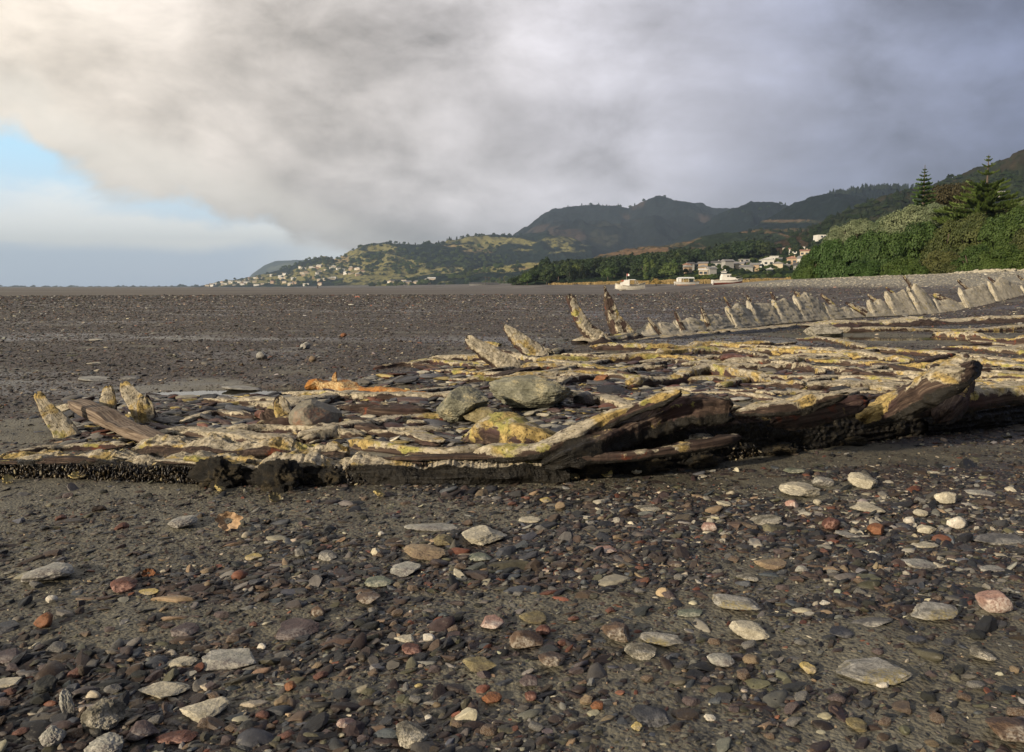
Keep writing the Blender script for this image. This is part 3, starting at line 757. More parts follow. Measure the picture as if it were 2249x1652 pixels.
# ---------------------------------------------------------------- the wreck
def resample(P, ds):
    P = [Vector(p) for p in P]
    if len(P) == 2: P = [P[0], (P[0]+P[1])/2, P[1]]
    Q = [P[0]*2-P[1]]+P+[P[-1]*2-P[-2]]
    out = []; prm = []
    for i in range(1, len(Q)-2):
        L = (Q[i+1]-Q[i]).length; n = max(2, int(L/ds))
        for j in range(n):
            t = j/n; a, b, c, d = Q[i-1], Q[i], Q[i+1], Q[i+2]
            out.append(.5*((2*b)+(c-a)*t+(2*a-5*b+4*c-d)*t*t+(3*b-a-3*c+d)*t**3)); prm.append(i-1+t)
    out.append(P[-1]); prm.append(len(P)-1)
    return np.array([v[:] for v in out]), np.array(prm)
def timber(name, P, w_, h_, parent, mat=None, seed=0, amp=.28, ds=.018, K=30, crust=.6, yellow=.5, dark=0.0, darkz=None, taper=(.12, .12), upv=(0, 0, 1), label=None, gap=.0, sq=.36, tip=.15, fr=9.0):
    """P centre line; w_, h_ full width and height (scalars or one per point)"""
    C_, prm = resample(P, ds); n = len(C_); k = len(P)
    wa = np.interp(prm, range(k), w_ if hasattr(w_, '__len__') else [w_]*k)/2
    ha = np.interp(prm, range(k), h_ if hasattr(h_, '__len__') else [h_]*k)/2
    T = np.gradient(C_, axis=0); T /= np.linalg.norm(T, axis=1)[:, None]
    s = np.concatenate([[0], np.cumsum(np.linalg.norm(np.diff(C_, axis=0), axis=1))]); L = s[-1]
    U = np.array(upv, float); A = np.cross(T, U); A /= np.linalg.norm(A, axis=1)[:, None]+1e-9; B = np.cross(A, T)
    tp = np.ones(n); t0, t1 = taper[0]*1.0, taper[1]*1.0
    if t0: q = np.clip(s/t0, 0, 1); tp = tp*(tip+(1-tip)*np.sqrt(1-(1-q)**2))
    if t1: q = np.clip((L-s)/t1, 0, 1); tp = tp*(tip+(1-tip)*np.sqrt(1-(1-q)**2))
    th = np.linspace(0, 2*PI, K, endpoint=False)
    cx = np.sign(np.cos(th))*np.abs(np.cos(th))**sq; cz = np.sign(np.sin(th))*np.abs(np.sin(th))**sq
    a = wa[:, None]*cx[None]*tp[:, None]; b = ha[:, None]*cz[None]*tp[:, None]
    X = C_[:, None]+a[..., None]*A[:, None]+b[..., None]*B[:, None]
    sx = s[:, None]+0*a
    # weathering: big lumps, then fine pits; grain ridges along the length
    big = fbm(sx*fr*.5+seed*3.7, a*fr+seed, b*fr, 3, seed)
    med = fbm(sx*fr*1.8+seed, a*fr*2.6, b*fr*2.6, 4, seed+9, .62)
    grn = fbm(sx*2.2+seed, a*90, b*90, 2, seed+20)
    rr = np.minimum(wa, ha)[:, None]
    lay = 1-2.4*np.abs(fbm(sx*1.6+seed, b*34/(1+20*rr), a*3, 3, seed+50))
    fin = fbm(sx*34+seed, a*34, b*34, 3, seed+60, .6)
    sidew = np.abs(np.cos(th))[None]
    d = rr*(amp*1.35*big+amp*1.0*med+.11*grn+amp*.55*lay*sidew)+np.minimum(.007, .12*rr)*fin
    dirv = (a[..., None]*A[:, None]+b[..., None]*B[:, None]); dirv /= np.linalg.norm(dirv, axis=2)[..., None]+1e-9
    X = X+dirv*d[..., None]
    e_ = np.maximum(np.clip(1-s/.10, 0, 1), np.clip(1-(L-s)/.10, 0, 1))[:, None]*np.where(s < L/2, -1, 1)[:, None]
    X = X+T[:, None]*(e_*rr*(1.1*fbm(th*3.2+seed, th*0, th*0, 3, seed+70)[None]+.5*fbm(th*9+seed, th*0, th*0, 2, seed+71)[None]))[..., None]
    # top edge eaten down in notches
    notch = np.clip(fbm(s*2.6+seed*2.1, s*0+seed, s*0, 4, seed+30)-.12, 0, 1)*1.3
    X = X-(np.clip(cz, 0, 1)[None, :, None])*B[:, None]*(ha*notch*1.1*tp)[:, None, None]
    cr = np.clip(crust*(.35+.65*np.clip(cz, -0.3, 1)[None]*1.2)+0*a, 0, 1)
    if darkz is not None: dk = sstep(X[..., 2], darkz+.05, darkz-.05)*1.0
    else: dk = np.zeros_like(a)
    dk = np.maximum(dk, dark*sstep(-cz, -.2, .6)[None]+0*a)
    gr = np.stack([sx+seed, a+.31*seed, b], -1)
    V = X.reshape(-1, 3); Fs = grid_faces(n, K, True)
    c0, c1 = V[:K].mean(0), V[-K:].mean(0); N = len(V); V = np.concatenate([V, [c0, c1]])
    j = np.arange(K); cap = np.concatenate([np.stack([np.full(K, N), (j+1) % K, j], 1), np.stack([np.full(K, N+1), N-K+j, N-K+(j+1) % K], 1)])
    f2 = lambda q: np.concatenate([q.reshape(-1), [q.reshape(-1)[0], q.reshape(-1)[-1]]])
    G3 = gr.reshape(-1, 3); G3 = np.concatenate([G3, G3[:1], G3[-1:]])
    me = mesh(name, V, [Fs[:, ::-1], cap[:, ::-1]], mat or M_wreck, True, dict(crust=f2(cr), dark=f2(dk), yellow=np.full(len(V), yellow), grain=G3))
    o = obj(name, me, parent)
    if label: o['label'] = label
    return o
def TP(*pts): return [gp(u, v, h) for u, v, h in pts]

wreck = empty('shipwreck', (0, 0, 0))
tag(wreck, 'rotten wooden shipwreck lying flat in the shingle, ribs and planks crusted yellow and grey', 'shipwreck')
# near side: strakes and frames, black with weed underneath
bp = [(-160, 1046), (150, 1052), (400, 1060), (760, 1066), (1050, 1060), (1300, 1045), (1600, 1010), (1900, 968), (2120, 940), (2420, 900)]
hb = [.075, .08, .085, .10, .115, .14, .17, .19, .18, .18]
0 and timber('hull_strake', TP((-150, 1032, .075), (200, 1030, .08), (500, 1030, .085), (770, 1028, .095)), .20, .045, wreck, seed=8, crust=.35, yellow=.3, dark=.9, amp=.5, ds=.010, K=44, label='grey purple flaking strake along the near left edge')
0 and timber('hull_strake', TP((740, 1028, .10), (960, 1040, .11), (1150, 1032, .12), (1330, 1010, .13)), .12, .06, wreck, seed=11, crust=.25, yellow=.3, dark=.9, darkz=.10, amp=.45, ds=.010, K=44, label='dark grooved strake below the sand pan')
0 and timber('crusted_rail', TP((300, 985, .10), (420, 997, .115), (520, 1003, .12), (640, 1002, .125), (765, 1006, .12)), [.07, .11, .12, .13, .08], [.05, .085, .08, .085, .05], wreck, seed=5, crust=1.15, yellow=.75, dark=.6, amp=.6, ds=.008, K=48, label='lumpy yellow cream crusted rail on the near left edge')
timber('crusted_rail', TP((770, 972, .10), (900, 990, .11), (990, 998, .11), (1060, 985, .12)), .04, .05, wreck, seed=6, crust=1.2, yellow=.8, amp=.4, ds=.008, K=30)
timber('hull_frame', TP((1045, 1000, .10), (1150, 990, .13), (1240, 968, .17), (1330, 925, .24), (1420, 890, .31), (1492, 862, .37)), [.08, .10, .09, .075, .065, .035], [.07, .07, .06, .06, .06, .05], wreck, seed=14, crust=1.0, yellow=.75, dark=1.1, amp=.42, ds=.008, K=40, label='long curved rib sweeping up to the right with a yellow top edge')
timber('hull_frame', TP((1200, 1020, .10), (1290, 985, .15), (1400, 940, .20), (1500, 905, .26), (1600, 902, .27)), [.09, .10, .10, .12, .08], [.06, .08, .10, .12, .10], wreck, seed=16, crust=.10, yellow=.3, dark=1.5, darkz=.20, amp=.62, ds=.008, K=44, label='reddish brown split plank under the curved rib')
timber('hull_frame', TP((1620, 905, .28), (1700, 895, .30), (1780, 880, .33), (1850, 868, .36)), [.10, .14, .13, .07], [.05, .07, .09, .06], wreck, seed=22, crust=.75, yellow=.7, dark=1.0, amp=.42, ds=.007, K=44, label='splintered rib end with greenish yellow crust')
timber('hull_frame', TP((1700, 930, .20), (1800, 905, .25), (1900, 880, .30)), .07, .09, wreck, mat=None, seed=23, crust=.1, yellow=.4, dark=.5, amp=.3, ds=.008, K=40)
timber('hull_frame', TP((1900, 925, .18), (1960, 898, .24), (2020, 868, .31), (2075, 832, .39), (2120, 796, .46)), [.12, .15, .19, .21, .14], [.08, .11, .12, .12, .08], wreck, seed=25, crust=.50, yellow=.75, dark=1.1, amp=.46, ds=.007, K=60, tip=.45, taper=(.1, .08), label='massive broken rib end rearing up at the right')
timber('hull_frame', TP((2060, 925, .16), (2095, 880, .24), (2110, 840, .32), (2125, 805, .40)), [.12, .12, .11, .06], .10, wreck, seed=26, crust=.2, yellow=.5, dark=.6, amp=.35, ds=.008, K=44)
timber('crusted_rail', TP((1960, 900, .2), (2100, 880, .23), (2249, 862, .25), (2400, 848, .26)), .14, .09, wreck, seed=27, crust=.9, yellow=.7, dark=.6, amp=.35, ds=.010, K=44)
timber('plank', TP((1380, 975, .10), (1480, 972, .11), (1560, 960, .13)), .07, .05, wreck, seed=28, crust=1.0, yellow=.6, amp=.3, ds=.008)
timber('plank', TP((1250, 1010, .12), (1400, 1000, .12), (1560, 975, .14), (1620, 960, .15)), .05, .035, wreck, seed=29, crust=.3, yellow=.3, dark=.9, amp=.5, ds=.008)
rf_ = random.Random(5)
for i in range(20):
    u = rf_.uniform(-120, 1900); b_ = np.interp(u, [q[0] for q in bp], [q[1] for q in bp]); hb1 = float(np.interp(u, [q[0] for q in bp], hb))*(1.0 if u < 1400 else 1.3)
    L = rf_.uniform(160, 420); zz = hb1*rf_.uniform(.25, 1.0); pts_ = []
    for k in (-.5, 0, .5):
        uu_ = u+k*L; vb_ = np.interp(uu_, [q[0] for q in bp], [q[1] for q in bp]); p_ = gp(uu_, vb_, 0); pts_.append(p_+Vector((0, rf_.uniform(.0, .03), zz+rf_.uniform(-.008, .008))))
    timber('plank', pts_, rf_.uniform(.03, .06), rf_.uniform(.012, .03), wreck, seed=400+i, crust=rf_.choice([.1, .2, .5]), yellow=rf_.choice([.1, .6]), dark=1.3 if zz < hb1*.8 else .7, amp=.6, ds=.008, K=26, taper=(.25, .25), fr=16)
# left group of short ribs
def spike(u0, v0, h0, u1, v1, D_or_h, w0, w1, seed, crust=.9, yellow=.6, mat=None, label=None, t_=.7, dark=.3, ds=.008, name='rib', bend=0.0, amp=.3):
    a = gp(u0, v0, h0); b = at(u1, v1, a.y*D_or_h)
    m = (a+b)/2+Vector((-bend, 0, -bend))
    dvec = (b-a).normalized(); a = a-dvec*.05
    return timber(name, [a, m, b], [w0, (w0+w1)*.52, w1], [w0*t_, (w0+w1)*.52*t_, w1*t_], wreck, mat=mat, seed=seed, crust=crust, yellow=yellow, dark=dark, amp=amp, ds=ds, K=36, upv=(.3, -.8, .5), label=label, tip=.3, taper=(0, w1*.8))
spike(150, 962, .0, 82, 866, 1.0, .12, .045, 41, yellow=.8, label='leftmost stub of rib with yellow crust, leaning left')
spike(128, 900, .02, 158, 893, 1.0, .05, .03, 42, yellow=.5)
timber('plank', TP((165, 885, .14), (230, 915, .10), (300, 948, .07), (375, 978, .05)), [.10, .12, .12, .09], [.05, .07, .06, .04], wreck, mat=M_wood, seed=43, amp=.22, ds=.007, K=40, tip=.5, label='bare brown grained plank slanting down to the right')
spike(235, 935, .0, 238, 850, 1.02, .13, .04, 44, yellow=.4, crust=.5, label='dark knobbly stub tipped with yellow')
spike(330, 935, .0, 270, 843, 1.02, .13, .05, 45, yellow=.5, label='pale wedge shaped rib stub behind the brown plank')
spike(325, 935, .0, 318, 875, 1.0, .10, .08, 46, yellow=.9, crust=.8)
spike(640, 945, .0, 612, 875, 1.0, .12, .075, 47, yellow=.95, crust=1.0, label='short greenish yellow post beside the round boulder')
spike(610, 940, .0, 580, 905, 1.0, .12, .06, 48, yellow=.1, crust=.1)
# rear left row of ribs
spike(1140, 822, .0, 1025, 744, 1.0, .19, .09, 51, yellow=.35, label='broken rib leaning left, second from the rusty bar')
spike(1185, 785, .0, 1108, 717, 1.0, .26, .06, 52, yellow=.3, label='grey rib leaning left in front of the open flat')
spike(1330, 758, .0, 1250, 650, 1.0, .22, .12, 53, crust=.65, yellow=.35, bend=.05, label='tall curved rib, the left one of the tall pair')
spike(1378, 745, .0, 1330, 642, 1.0, .30, .09, 54, crust=.55, yellow=.35, bend=.04, label='tall rib with a thin spike on top, right one of the pair')
spike(1332, 650, 0.66, 1328, 628, 1.0, .05, .03, 55, crust=.2, yellow=.2)
spike(1085, 765, 0, 1060, 757, 1.0, .14, .08, 56)
far_ribs = [(1455, 738, 1422, 700, .34, .07, ''), (1505, 730, 1482, 688, .34, .08, ''), (1560, 722, 1540, 680, .40, .09, ''), (1625, 712, 1590, 655, .30, .07, ''), (1670, 705, 1640, 652, .24, .12, ''),
            (1725, 700, 1692, 645, .28, .13, ''), (1795, 697, 1745, 643, .28, .15, ''), (1860, 695, 1803, 650, .28, .12, ''), (1915, 695, 1858, 668, .34, .12, ''), (1960, 690, 1905, 650, .36, .14, ''),
            (2020, 690, 1945, 634, .42, .12, ''), (2040, 680, 1984, 609, .42, .22, ''), (2130, 682, 2050, 650, .5, .25, ''), (2185, 690, 2103, 618, .40, .16, ''), (2275, 690, 2170, 612, .48, .16, ''), (2330, 685, 2235, 608, .5, .2, '')]
for i, (u0, v0, u1, v1, w0, w1, _) in enumerate(far_ribs):
    spike(u0-(u0-u1)*.3, v0-(v0-v1)*.3, .18, u1, v1-3, 1.0, w1*.95, w1*.45, 60+i, crust=.45, yellow=.4, ds=.015, t_=.7, amp=.45)
def slab(name, ub, vb, ut, vt, thick, lean, seed, mat, nt=26, dk=.25, step=2.2, shear=0.0, d1=.02, d2=.008, crust=0.0, yellow=.4, dkz=.07, lip=4, jag=3.0, jf=.09, under=0.0, zoff=0.0):
    """a ragged crusted sheet standing on the line (ub, vb), its broken top edge along (ut, vt)"""
    u = np.arange(ub[0], ub[-1], step); n = len(u)
    vB = np.interp(u, ub, vb); vT = np.interp(u, ut, vt); vJ = vT+jag*fbm2(u*jf, u*0, 4, seed, .5)+jag*.2*fbm2(u*jf*4, u*0, 2, seed+1)
    P = np.array([gp(a, b, 0)[:] for a, b in zip(u, vB)]); P[:, 2] = zoff
    T_ = np.gradient(P, axis=0); T_ /= np.linalg.norm(T_, axis=1)[:, None]; Bk = np.stack([-T_[:, 1], T_[:, 0], 0*u], 1)
    P2 = np.array([at(a-shear*(bb-b), b, p[1]+lean)[:] for a, b, bb, p in zip(u, vT, vB, P)])
    PJ = np.array([at(a-shear*(bb-b), b, p[1]+lean)[:] for a, b, bb, p in zip(u, vJ, vB, P)])
    P2[:, 2] = np.maximum(P2[:, 2], .03); PJ[:, 2] = np.maximum(PJ[:, 2], .03)
    tt = np.linspace(0, 1, nt)[None, :, None]
    X = P[:, None]*(1-tt)+P2[:, None]*tt
    X = X+(PJ-P2)[:, None]*tt**4
    X[..., 1] += under*np.clip(.5-tt[..., 0], 0, 1)**1.3
    x, y, z = X[..., 0], X[..., 1], X[..., 2]
    d = d1*1.4*fbm(x*2.5, y*2.5, z*5, 4, seed)+d2*fbm(x*18, y*18, z*18, 4, seed+3, .65)+d1*(1-2.2*np.abs(fbm(x*2.2, z*22, y*2, 3, seed+8)))
    d = d+.45*d2*fbm(x*52, y*52, z*52, 3, seed+13, .6)
    X = X-Bk[:, None]*d[..., None]; X[..., 2] += .5*d*tt[..., 0]
    rows = [X]
    for k in range(1, lip+1):
        q = k/lip; up_ = .012*math.sin(q*PI)+.5*d2*fbm(X[:, -1, 0]*20, q*3+X[:, -1, 1]*0, X[:, -1, 2]*0, 3, seed+k)
        r_ = X[:, -1:]+Bk[:, None]*(thick*q+d[:, -1:, None]*min(1, q*3))-(PJ-P2)[:, None]*min(1, q*2.2); nz = fbm(r_[:, 0, 0]*9+seed, r_[:, 0, 1]*9, q*2.5+0*up_, 4, seed+31, .6); r_[:, 0, 2] += up_+(d1*1.1*nz+.4*d2*fbm(r_[:, 0, 0]*38, r_[:, 0, 1]*38, q*6+0*up_, 3, seed+33)-(vT-vJ)*(-.0012)*q*0)*math.sin(min(1, q*1.6)*PI/2); rows.append(r_)
    back = X[:, ::-1]*1.0; back = back+Bk[:, None]*(thick+(d*1.0)[:, ::-1, None]*0); rows.append(back)
    X2 = np.concatenate(rows, 1)
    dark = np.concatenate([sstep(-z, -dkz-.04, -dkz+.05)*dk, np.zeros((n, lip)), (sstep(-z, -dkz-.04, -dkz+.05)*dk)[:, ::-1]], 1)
    cr = np.concatenate([np.clip(crust*sstep(tt[0, :, 0], .70, 1.0)[None]+0*z, 0, 2), np.full((n, lip), crust*1.2), np.zeros((n, nt))], 1)
    gr = np.stack([X2[..., 0], X2[..., 2], X2[..., 1]], -1).reshape(-1, 3)
    N = X2.shape[0]*X2.shape[1]
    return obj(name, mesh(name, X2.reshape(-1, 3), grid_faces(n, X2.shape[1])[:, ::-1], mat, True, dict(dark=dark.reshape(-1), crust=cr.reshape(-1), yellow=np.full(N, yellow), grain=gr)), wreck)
UBF = [1380, 1500, 1600, 1700, 1800, 1900, 2000, 2100, 2520]; VBF = [752, 741, 727, 715, 706, 699, 694, 690, 672]
tips = sorted([(1427, 710), (1488, 702), (1545, 690)]+[(f[2], f[3]+6) for f in far_ribs]+[(2290, 615), (2360, 610)])
TT = []; prev = 1385; SHR_ = .55
for i, (ut_, vt_) in enumerate(tips):
    b_ = float(np.interp(ut_, UBF, VBF)); uu_ = ut_+SHR_*(b_-vt_); hh_ = (b_-vt_)
    nx = tips[i+1][0]+SHR_*(float(np.interp(tips[i+1][0], UBF, VBF))-tips[i+1][1]) if i+1 < len(tips) else uu_+80
    g_ = .80+.12*math.sin(i*2.3+.6)
    hh_ *= (.88, 1.0, .8, .95)[i % 4]; vt_ = b_-hh_
    TT += [(uu_-5-3*(i % 3), b_-hh_*g_), (uu_, vt_), (uu_+7, vt_+hh_*.12), (uu_+(nx-uu_)*.5, b_-hh_*(g_+.22)), (nx-9, b_-hh_*g_*.95)]
TT = sorted(TT)
wall = slab('hull_side', UBF, VBF, [1380]+[p[0] for p in TT], [748]+[p[1] for p in TT], .06, .65, 5, M_conc, dk=1.2, shear=SHR_, d1=.018, d2=.018, dkz=.03, jag=5, jf=.16, step=1.5, lip=2)
wall['label'] = 'pale cement-like crusted planking joining the far ribs'
slab('hull_ledge', [1790, 1950, 2100, 2420], [728, 722, 716, 708], [1790, 1860, 1950, 2020, 2100, 2200, 2420], [716, 706, 710, 700, 706, 698, 690], .45, .5, 6, M_wreck, dk=1.1, d1=.03, d2=.02, crust=1.3, yellow=.3, jag=7, dkz=.03)
slab('hull_ledge', [1290, 1340, 1400, 1450], [764, 760, 752, 745], [1290, 1320, 1360, 1400, 1450], [752, 738, 744, 735, 742], .3, .3, 7, M_wreck, dk=.6, crust=1.2, yellow=.3, jag=8)
slab('hull_ledge', [1350, 1450, 1600, 1790], [762, 752, 738, 722], [1350, 1430, 1500, 1600, 1700, 1790], [756, 745, 742, 730, 722, 714], .4, .35, 9, M_wreck, dk=1.2, crust=.7, jag=6)
# the near side: a continuous corroded edge, black below
NB = ([-160, 0, 60, 100, 170, 240, 300, 400, 470, 530, 600, 650, 700, 760, 850, 1000, 1100, 1170, 1250, 1400, 1500, 1600, 1700, 1800, 1900, 2000, 2100, 2249, 2420],
      [1046, 1048, 1051, 1051, 1051, 1054, 1055, 1060, 1068, 1070, 1074, 1074, 1073, 1070, 1069, 1068, 1068, 1064, 1062, 1056, 1042, 1026, 1012, 1000, 986, 972, 960, 937, 912])
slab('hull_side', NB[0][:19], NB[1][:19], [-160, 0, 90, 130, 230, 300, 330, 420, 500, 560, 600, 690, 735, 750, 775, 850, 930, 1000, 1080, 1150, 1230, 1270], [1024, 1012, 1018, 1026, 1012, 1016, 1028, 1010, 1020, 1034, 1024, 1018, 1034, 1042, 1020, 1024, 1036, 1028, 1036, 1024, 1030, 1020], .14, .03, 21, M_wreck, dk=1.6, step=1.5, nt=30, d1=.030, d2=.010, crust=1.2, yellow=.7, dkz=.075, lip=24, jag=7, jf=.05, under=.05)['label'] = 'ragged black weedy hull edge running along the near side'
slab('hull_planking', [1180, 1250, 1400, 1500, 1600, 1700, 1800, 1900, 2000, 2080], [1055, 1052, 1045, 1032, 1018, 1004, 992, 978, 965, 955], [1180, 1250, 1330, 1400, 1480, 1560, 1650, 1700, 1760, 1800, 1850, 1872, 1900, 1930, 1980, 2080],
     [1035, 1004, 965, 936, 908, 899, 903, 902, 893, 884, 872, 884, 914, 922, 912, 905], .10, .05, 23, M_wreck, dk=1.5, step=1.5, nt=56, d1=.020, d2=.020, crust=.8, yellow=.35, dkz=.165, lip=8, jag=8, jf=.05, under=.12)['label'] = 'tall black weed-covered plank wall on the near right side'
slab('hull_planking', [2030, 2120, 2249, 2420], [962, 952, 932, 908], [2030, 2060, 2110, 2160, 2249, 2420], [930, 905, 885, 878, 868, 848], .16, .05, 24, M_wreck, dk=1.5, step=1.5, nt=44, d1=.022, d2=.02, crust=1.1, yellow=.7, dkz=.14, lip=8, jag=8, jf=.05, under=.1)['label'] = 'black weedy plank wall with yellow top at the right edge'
slab('crusted_rail', [290, 400, 520, 640, 770], [1022, 1028, 1034, 1036, 1030], [290, 330, 370, 410, 450, 500, 540, 590, 640, 690, 740, 770], [1000, 978, 974, 982, 975, 986, 980, 974, 985, 990, 986, 1004], .10, .05, 25, M_wreck, dk=.9, step=1.3, nt=26, d1=.034, d2=.010, crust=1.5, yellow=.8, dkz=.07, lip=24, jag=10, jf=.022, under=.02, zoff=.05)
# inner timbers lying in the silt, from the far side to the near side
inner = [ # (pts u,v), width, height, crust, yellow
 ([(1300, 768), (1450, 768), (1600, 762), (1700, 760)], .16, .10, 1.1, .95), ([(1440, 785), (1560, 775), (1720, 778), (1900, 790)], .14, .10, 1.1, .9),
 ([(1180, 800), (1300, 795), (1440, 792), (1560, 800)], .14, .09, 1.1, .95), ([(1120, 815), (1260, 812), (1350, 815), (1460, 812)], .13, .08, 1.1, .9),
 ([(960, 822), (1060, 828), (1180, 832), (1320, 838)], .10, .07, 1.0, .75), ([(1030, 845), (1160, 838), (1300, 832), (1420, 840)], .10, .07, 1.1, .95),
 ([(1560, 765), (1700, 770), (1850, 782), (2000, 800)], .14, .09, 1.1, .7), ([(1700, 790), (1850, 800), (2000, 812), (2150, 815)], .13, .09, 1.0, .9),
 ([(1500, 812), (1640, 805), (1760, 812), (1900, 822)], .11, .08, .9, .5), ([(1380, 860), (1500, 838), (1560, 826), (1680, 846), (1760, 862)], .10, .12, .9, .6),
 ([(1600, 830), (1760, 835), (1900, 842), (2040, 850)], .09, .06, .8, .3), ([(1650, 850), (1800, 855), (1900, 862)], .08, .06, .8, .2),
 ([(1700, 872), (1820, 868), (1950, 866)], .06, .05, .8, .3), ([(2050, 745), (2150, 752), (2400, 768)], .18, .16, .9, .8), ([(1900, 770), (2050, 782), (2249, 800), (2400, 812)], .20, .08, .8, .75),
 ([(2000, 820), (2130, 830), (2249, 842), (2400, 850)], .14, .09, .9, .6), ([(1960, 840), (2100, 850), (2300, 872)], .12, .08, .9, .5), ([(2120, 800), (2249, 812), (2380, 820)], .13, .09, .8, .6),
 ([(2100, 868), (2200, 862), (2330, 850)], .09, .08, .9, .75), ([(1750, 748), (1820, 750), (1900, 768)], .14, .07, .9, .5), ([(1780, 728), (1950, 726), (2100, 722), (2300, 715)], .22, .09, 1.0, .4),
 ([(900, 802), (960, 800), (1040, 812)], .09, .07, .7, .4), ([(820, 812), (900, 806), (980, 820)], .05, .05, .3, .1), ([(1260, 880), (1340, 892), (1420, 902)], .10, .07, .8, .1), ([(1240, 872), (1300, 880), (1350, 895), (1400, 905)], .12, .07, .8, .15),
 ([(450, 885), (560, 892), (640, 905)], .06, .05, .7, .5), ([(640, 878), (700, 876), (770, 880)], .07, .06, 1.0, .8), ([(500, 960), (600, 952), (700, 958), (800, 965)], .09, .07, .8, .1),
 ([(730, 965), (820, 958), (900, 955), (980, 950)], .06, .06, .9, .05), ([(480, 905), (580, 920), (640, 935)], .05, .04, .4, .1), ([(560, 862), (680, 870), (760, 878)], .05, .04, .7, .3),
 ([(330, 965), (420, 958), (520, 968), (640, 975)], .09, .06, .8, .2), ([(400, 930), (480, 915), (560, 925)], .07, .05, .6, .2), ([(20, 1000), (160, 985), (280, 985)], .07, .045, .5, .2),
 ([(1160, 965), (1180, 958), (1260, 960)], .05, .04, .8, .3), ([(2080, 768), (2180, 775), (2330, 788)], .12, .07, .9, .7), ([(1850, 830), (1950, 828), (2060, 838)], .08, .06, .9, .5),
 ([(2130, 842), (2220, 850), (2330, 856)], .08, .06, .9, .4), ([(1420, 880), (1520, 872), (1640, 880), (1720, 890)], .08, .05, .9, .15), ([(1500, 850), (1600, 862), (1700, 878)], .06, .05, .8, .15)]
for i, (pts, ww, hh, cr, ye) in enumerate(inner):
    y0 = gp(*pts[0]).y; r_ = random.Random(i)
    timber('hull_timber', [gp(u, v+6, 0)+Vector((0, r_.uniform(-.02, .02), gz(gp(u, v+6).x, gp(u, v+6).y)*.8+hh*.32+r_.uniform(-.012, .012))) for u, v in pts], ww*.92, hh, wreck, seed=100+i, crust=cr, yellow=ye, amp=.42, ds=max(.008, y0*.0018), K=34, dark=.2, taper=(.2, .2), fr=7)
rg = random.Random(77)
for i in range(88):       # smaller slivers of plank
    if i < 68: u = rg.uniform(1000, 2330); v = rg.uniform(762, 885) if u > 1480 else rg.uniform(775, 850)
    else: u = rg.uniform(430, 950); v = rg.uniform(870, 980)
    L = rg.uniform(70, 260); sl = rg.choice([rg.uniform(-.08, .10), rg.uniform(-.3, .3)]); hh = rg.uniform(.035, .085)
    a_, b_ = gp(u-L/2, v-sl*L/2), gp(u+L/2, v+sl*L/2)
    timber('plank', [Vector((p.x, p.y, gz(p.x, p.y)+hh*.3)) for p in (a_, (a_+b_)/2+Vector((0, rg.uniform(-.05, .05), 0)), b_)], rg.uniform(.05, .12), hh, wreck, seed=200+i, crust=rg.choice([.2, .6, .9, 1.0]), yellow=rg.choice([.0, .05, .2, .6]), amp=.4, ds=max(.01, a_.y*.002), K=22)
# humped crusted knee by the boulders
timber('hull_knee', TP((1020, 960, .05), (1090, 948, .09), (1160, 962, .08), (1250, 975, .05)), [.10, .20, .20, .10], [.07, .14, .12, .06], wreck, seed=33, crust=.9, yellow=.85, amp=.45, ds=.008, K=44, label='yellow crusted hump below the concreted boulders')
# weed and mussels on the shaded face of the near side
def growth():
    rng = np.random.RandomState(8); n = 16000
    U_ = rng.uniform(-60, 2320, n); base = np.interp(U_, [b[0] for b in bp], [b[1] for b in bp]); hb_ = np.interp(U_, [b[0] for b in bp], hb)
    hb_ = hb_*np.interp(U_, [1400, 1550, 1900, 2050], [1, 1.5, 1.4, 1.0])
    d = np.array([gp(u, v, 0)[:] for u, v in zip(U_, base)])
    f = rng.uniform(0, 1, n)**1.6
    P = d+np.stack([rng.normal(0, .02, n), -.018+rng.uniform(-.03, .03, n)+.02*f, .005+f*hb_*.72], 1)
    s = rng.uniform(.004, .013, n)
    R = rng.uniform(-PI, PI, (n, 3))
    dark = np.array([(.008, .008, .010), (.016, .013, .010), (.03, .022, .012), (.05, .038, .02), (.16, .14, .10), (.30, .26, .16)])
    col = dark[rng.choice(6, n, p=[.36, .28, .18, .12, .04, .02])]
    scatter('mussels', P, R, np.stack([s*1.2, s, s], 1), col, mshape, 'black mussels and weed clinging under the near side of the wreck', 'mussels')
growth()
M_weed = stone_mat('black weed and mussel clump', (.006, .006, .006), (.022, .018, .012), (.07, .055, .03), scale=26, bump=1.0)
for i, (u, v, w_, h_) in enumerate([(60, 1052, 70, 30), (230, 1054, 90, 34), (470, 1082, 90, 56), (540, 1070, 70, 38), (605, 1090, 90, 58), (665, 1074, 70, 34), (715, 1076, 60, 34), (790, 1066, 60, 24), (905, 1064, 90, 24), (1010, 1060, 80, 28), (1105, 1062, 90, 30), (1185, 1056, 80, 34), (1290, 1056, 100, 34), (1420, 1046, 110, 30), (1540, 1032, 90, 26), (1700, 1006, 90, 24), (1860, 984, 90, 20), (150, 1050, 60, 22), (350, 1060, 90, 26)]):
    p = gp(u, v, 0); q = (p-Vector((0, 0, EYE))).length/F; V, Fc = ICO[5]
    V = V*(1+.55*fbm(V[:, 0]*1.8+i, V[:, 1]*1.8, V[:, 2]*1.8, 3, i)+.28*fbm(V[:, 0]*8+i, V[:, 1]*8, V[:, 2]*8, 4, i+7, .65))[:, None]*np.array([w_*q*.5, .045, h_*q*.62])
    obj('weed_clump', mesh('weed_clump', V, Fc, M_weed, True), wreck, (p.x, p.y+.05, h_*q*.55))
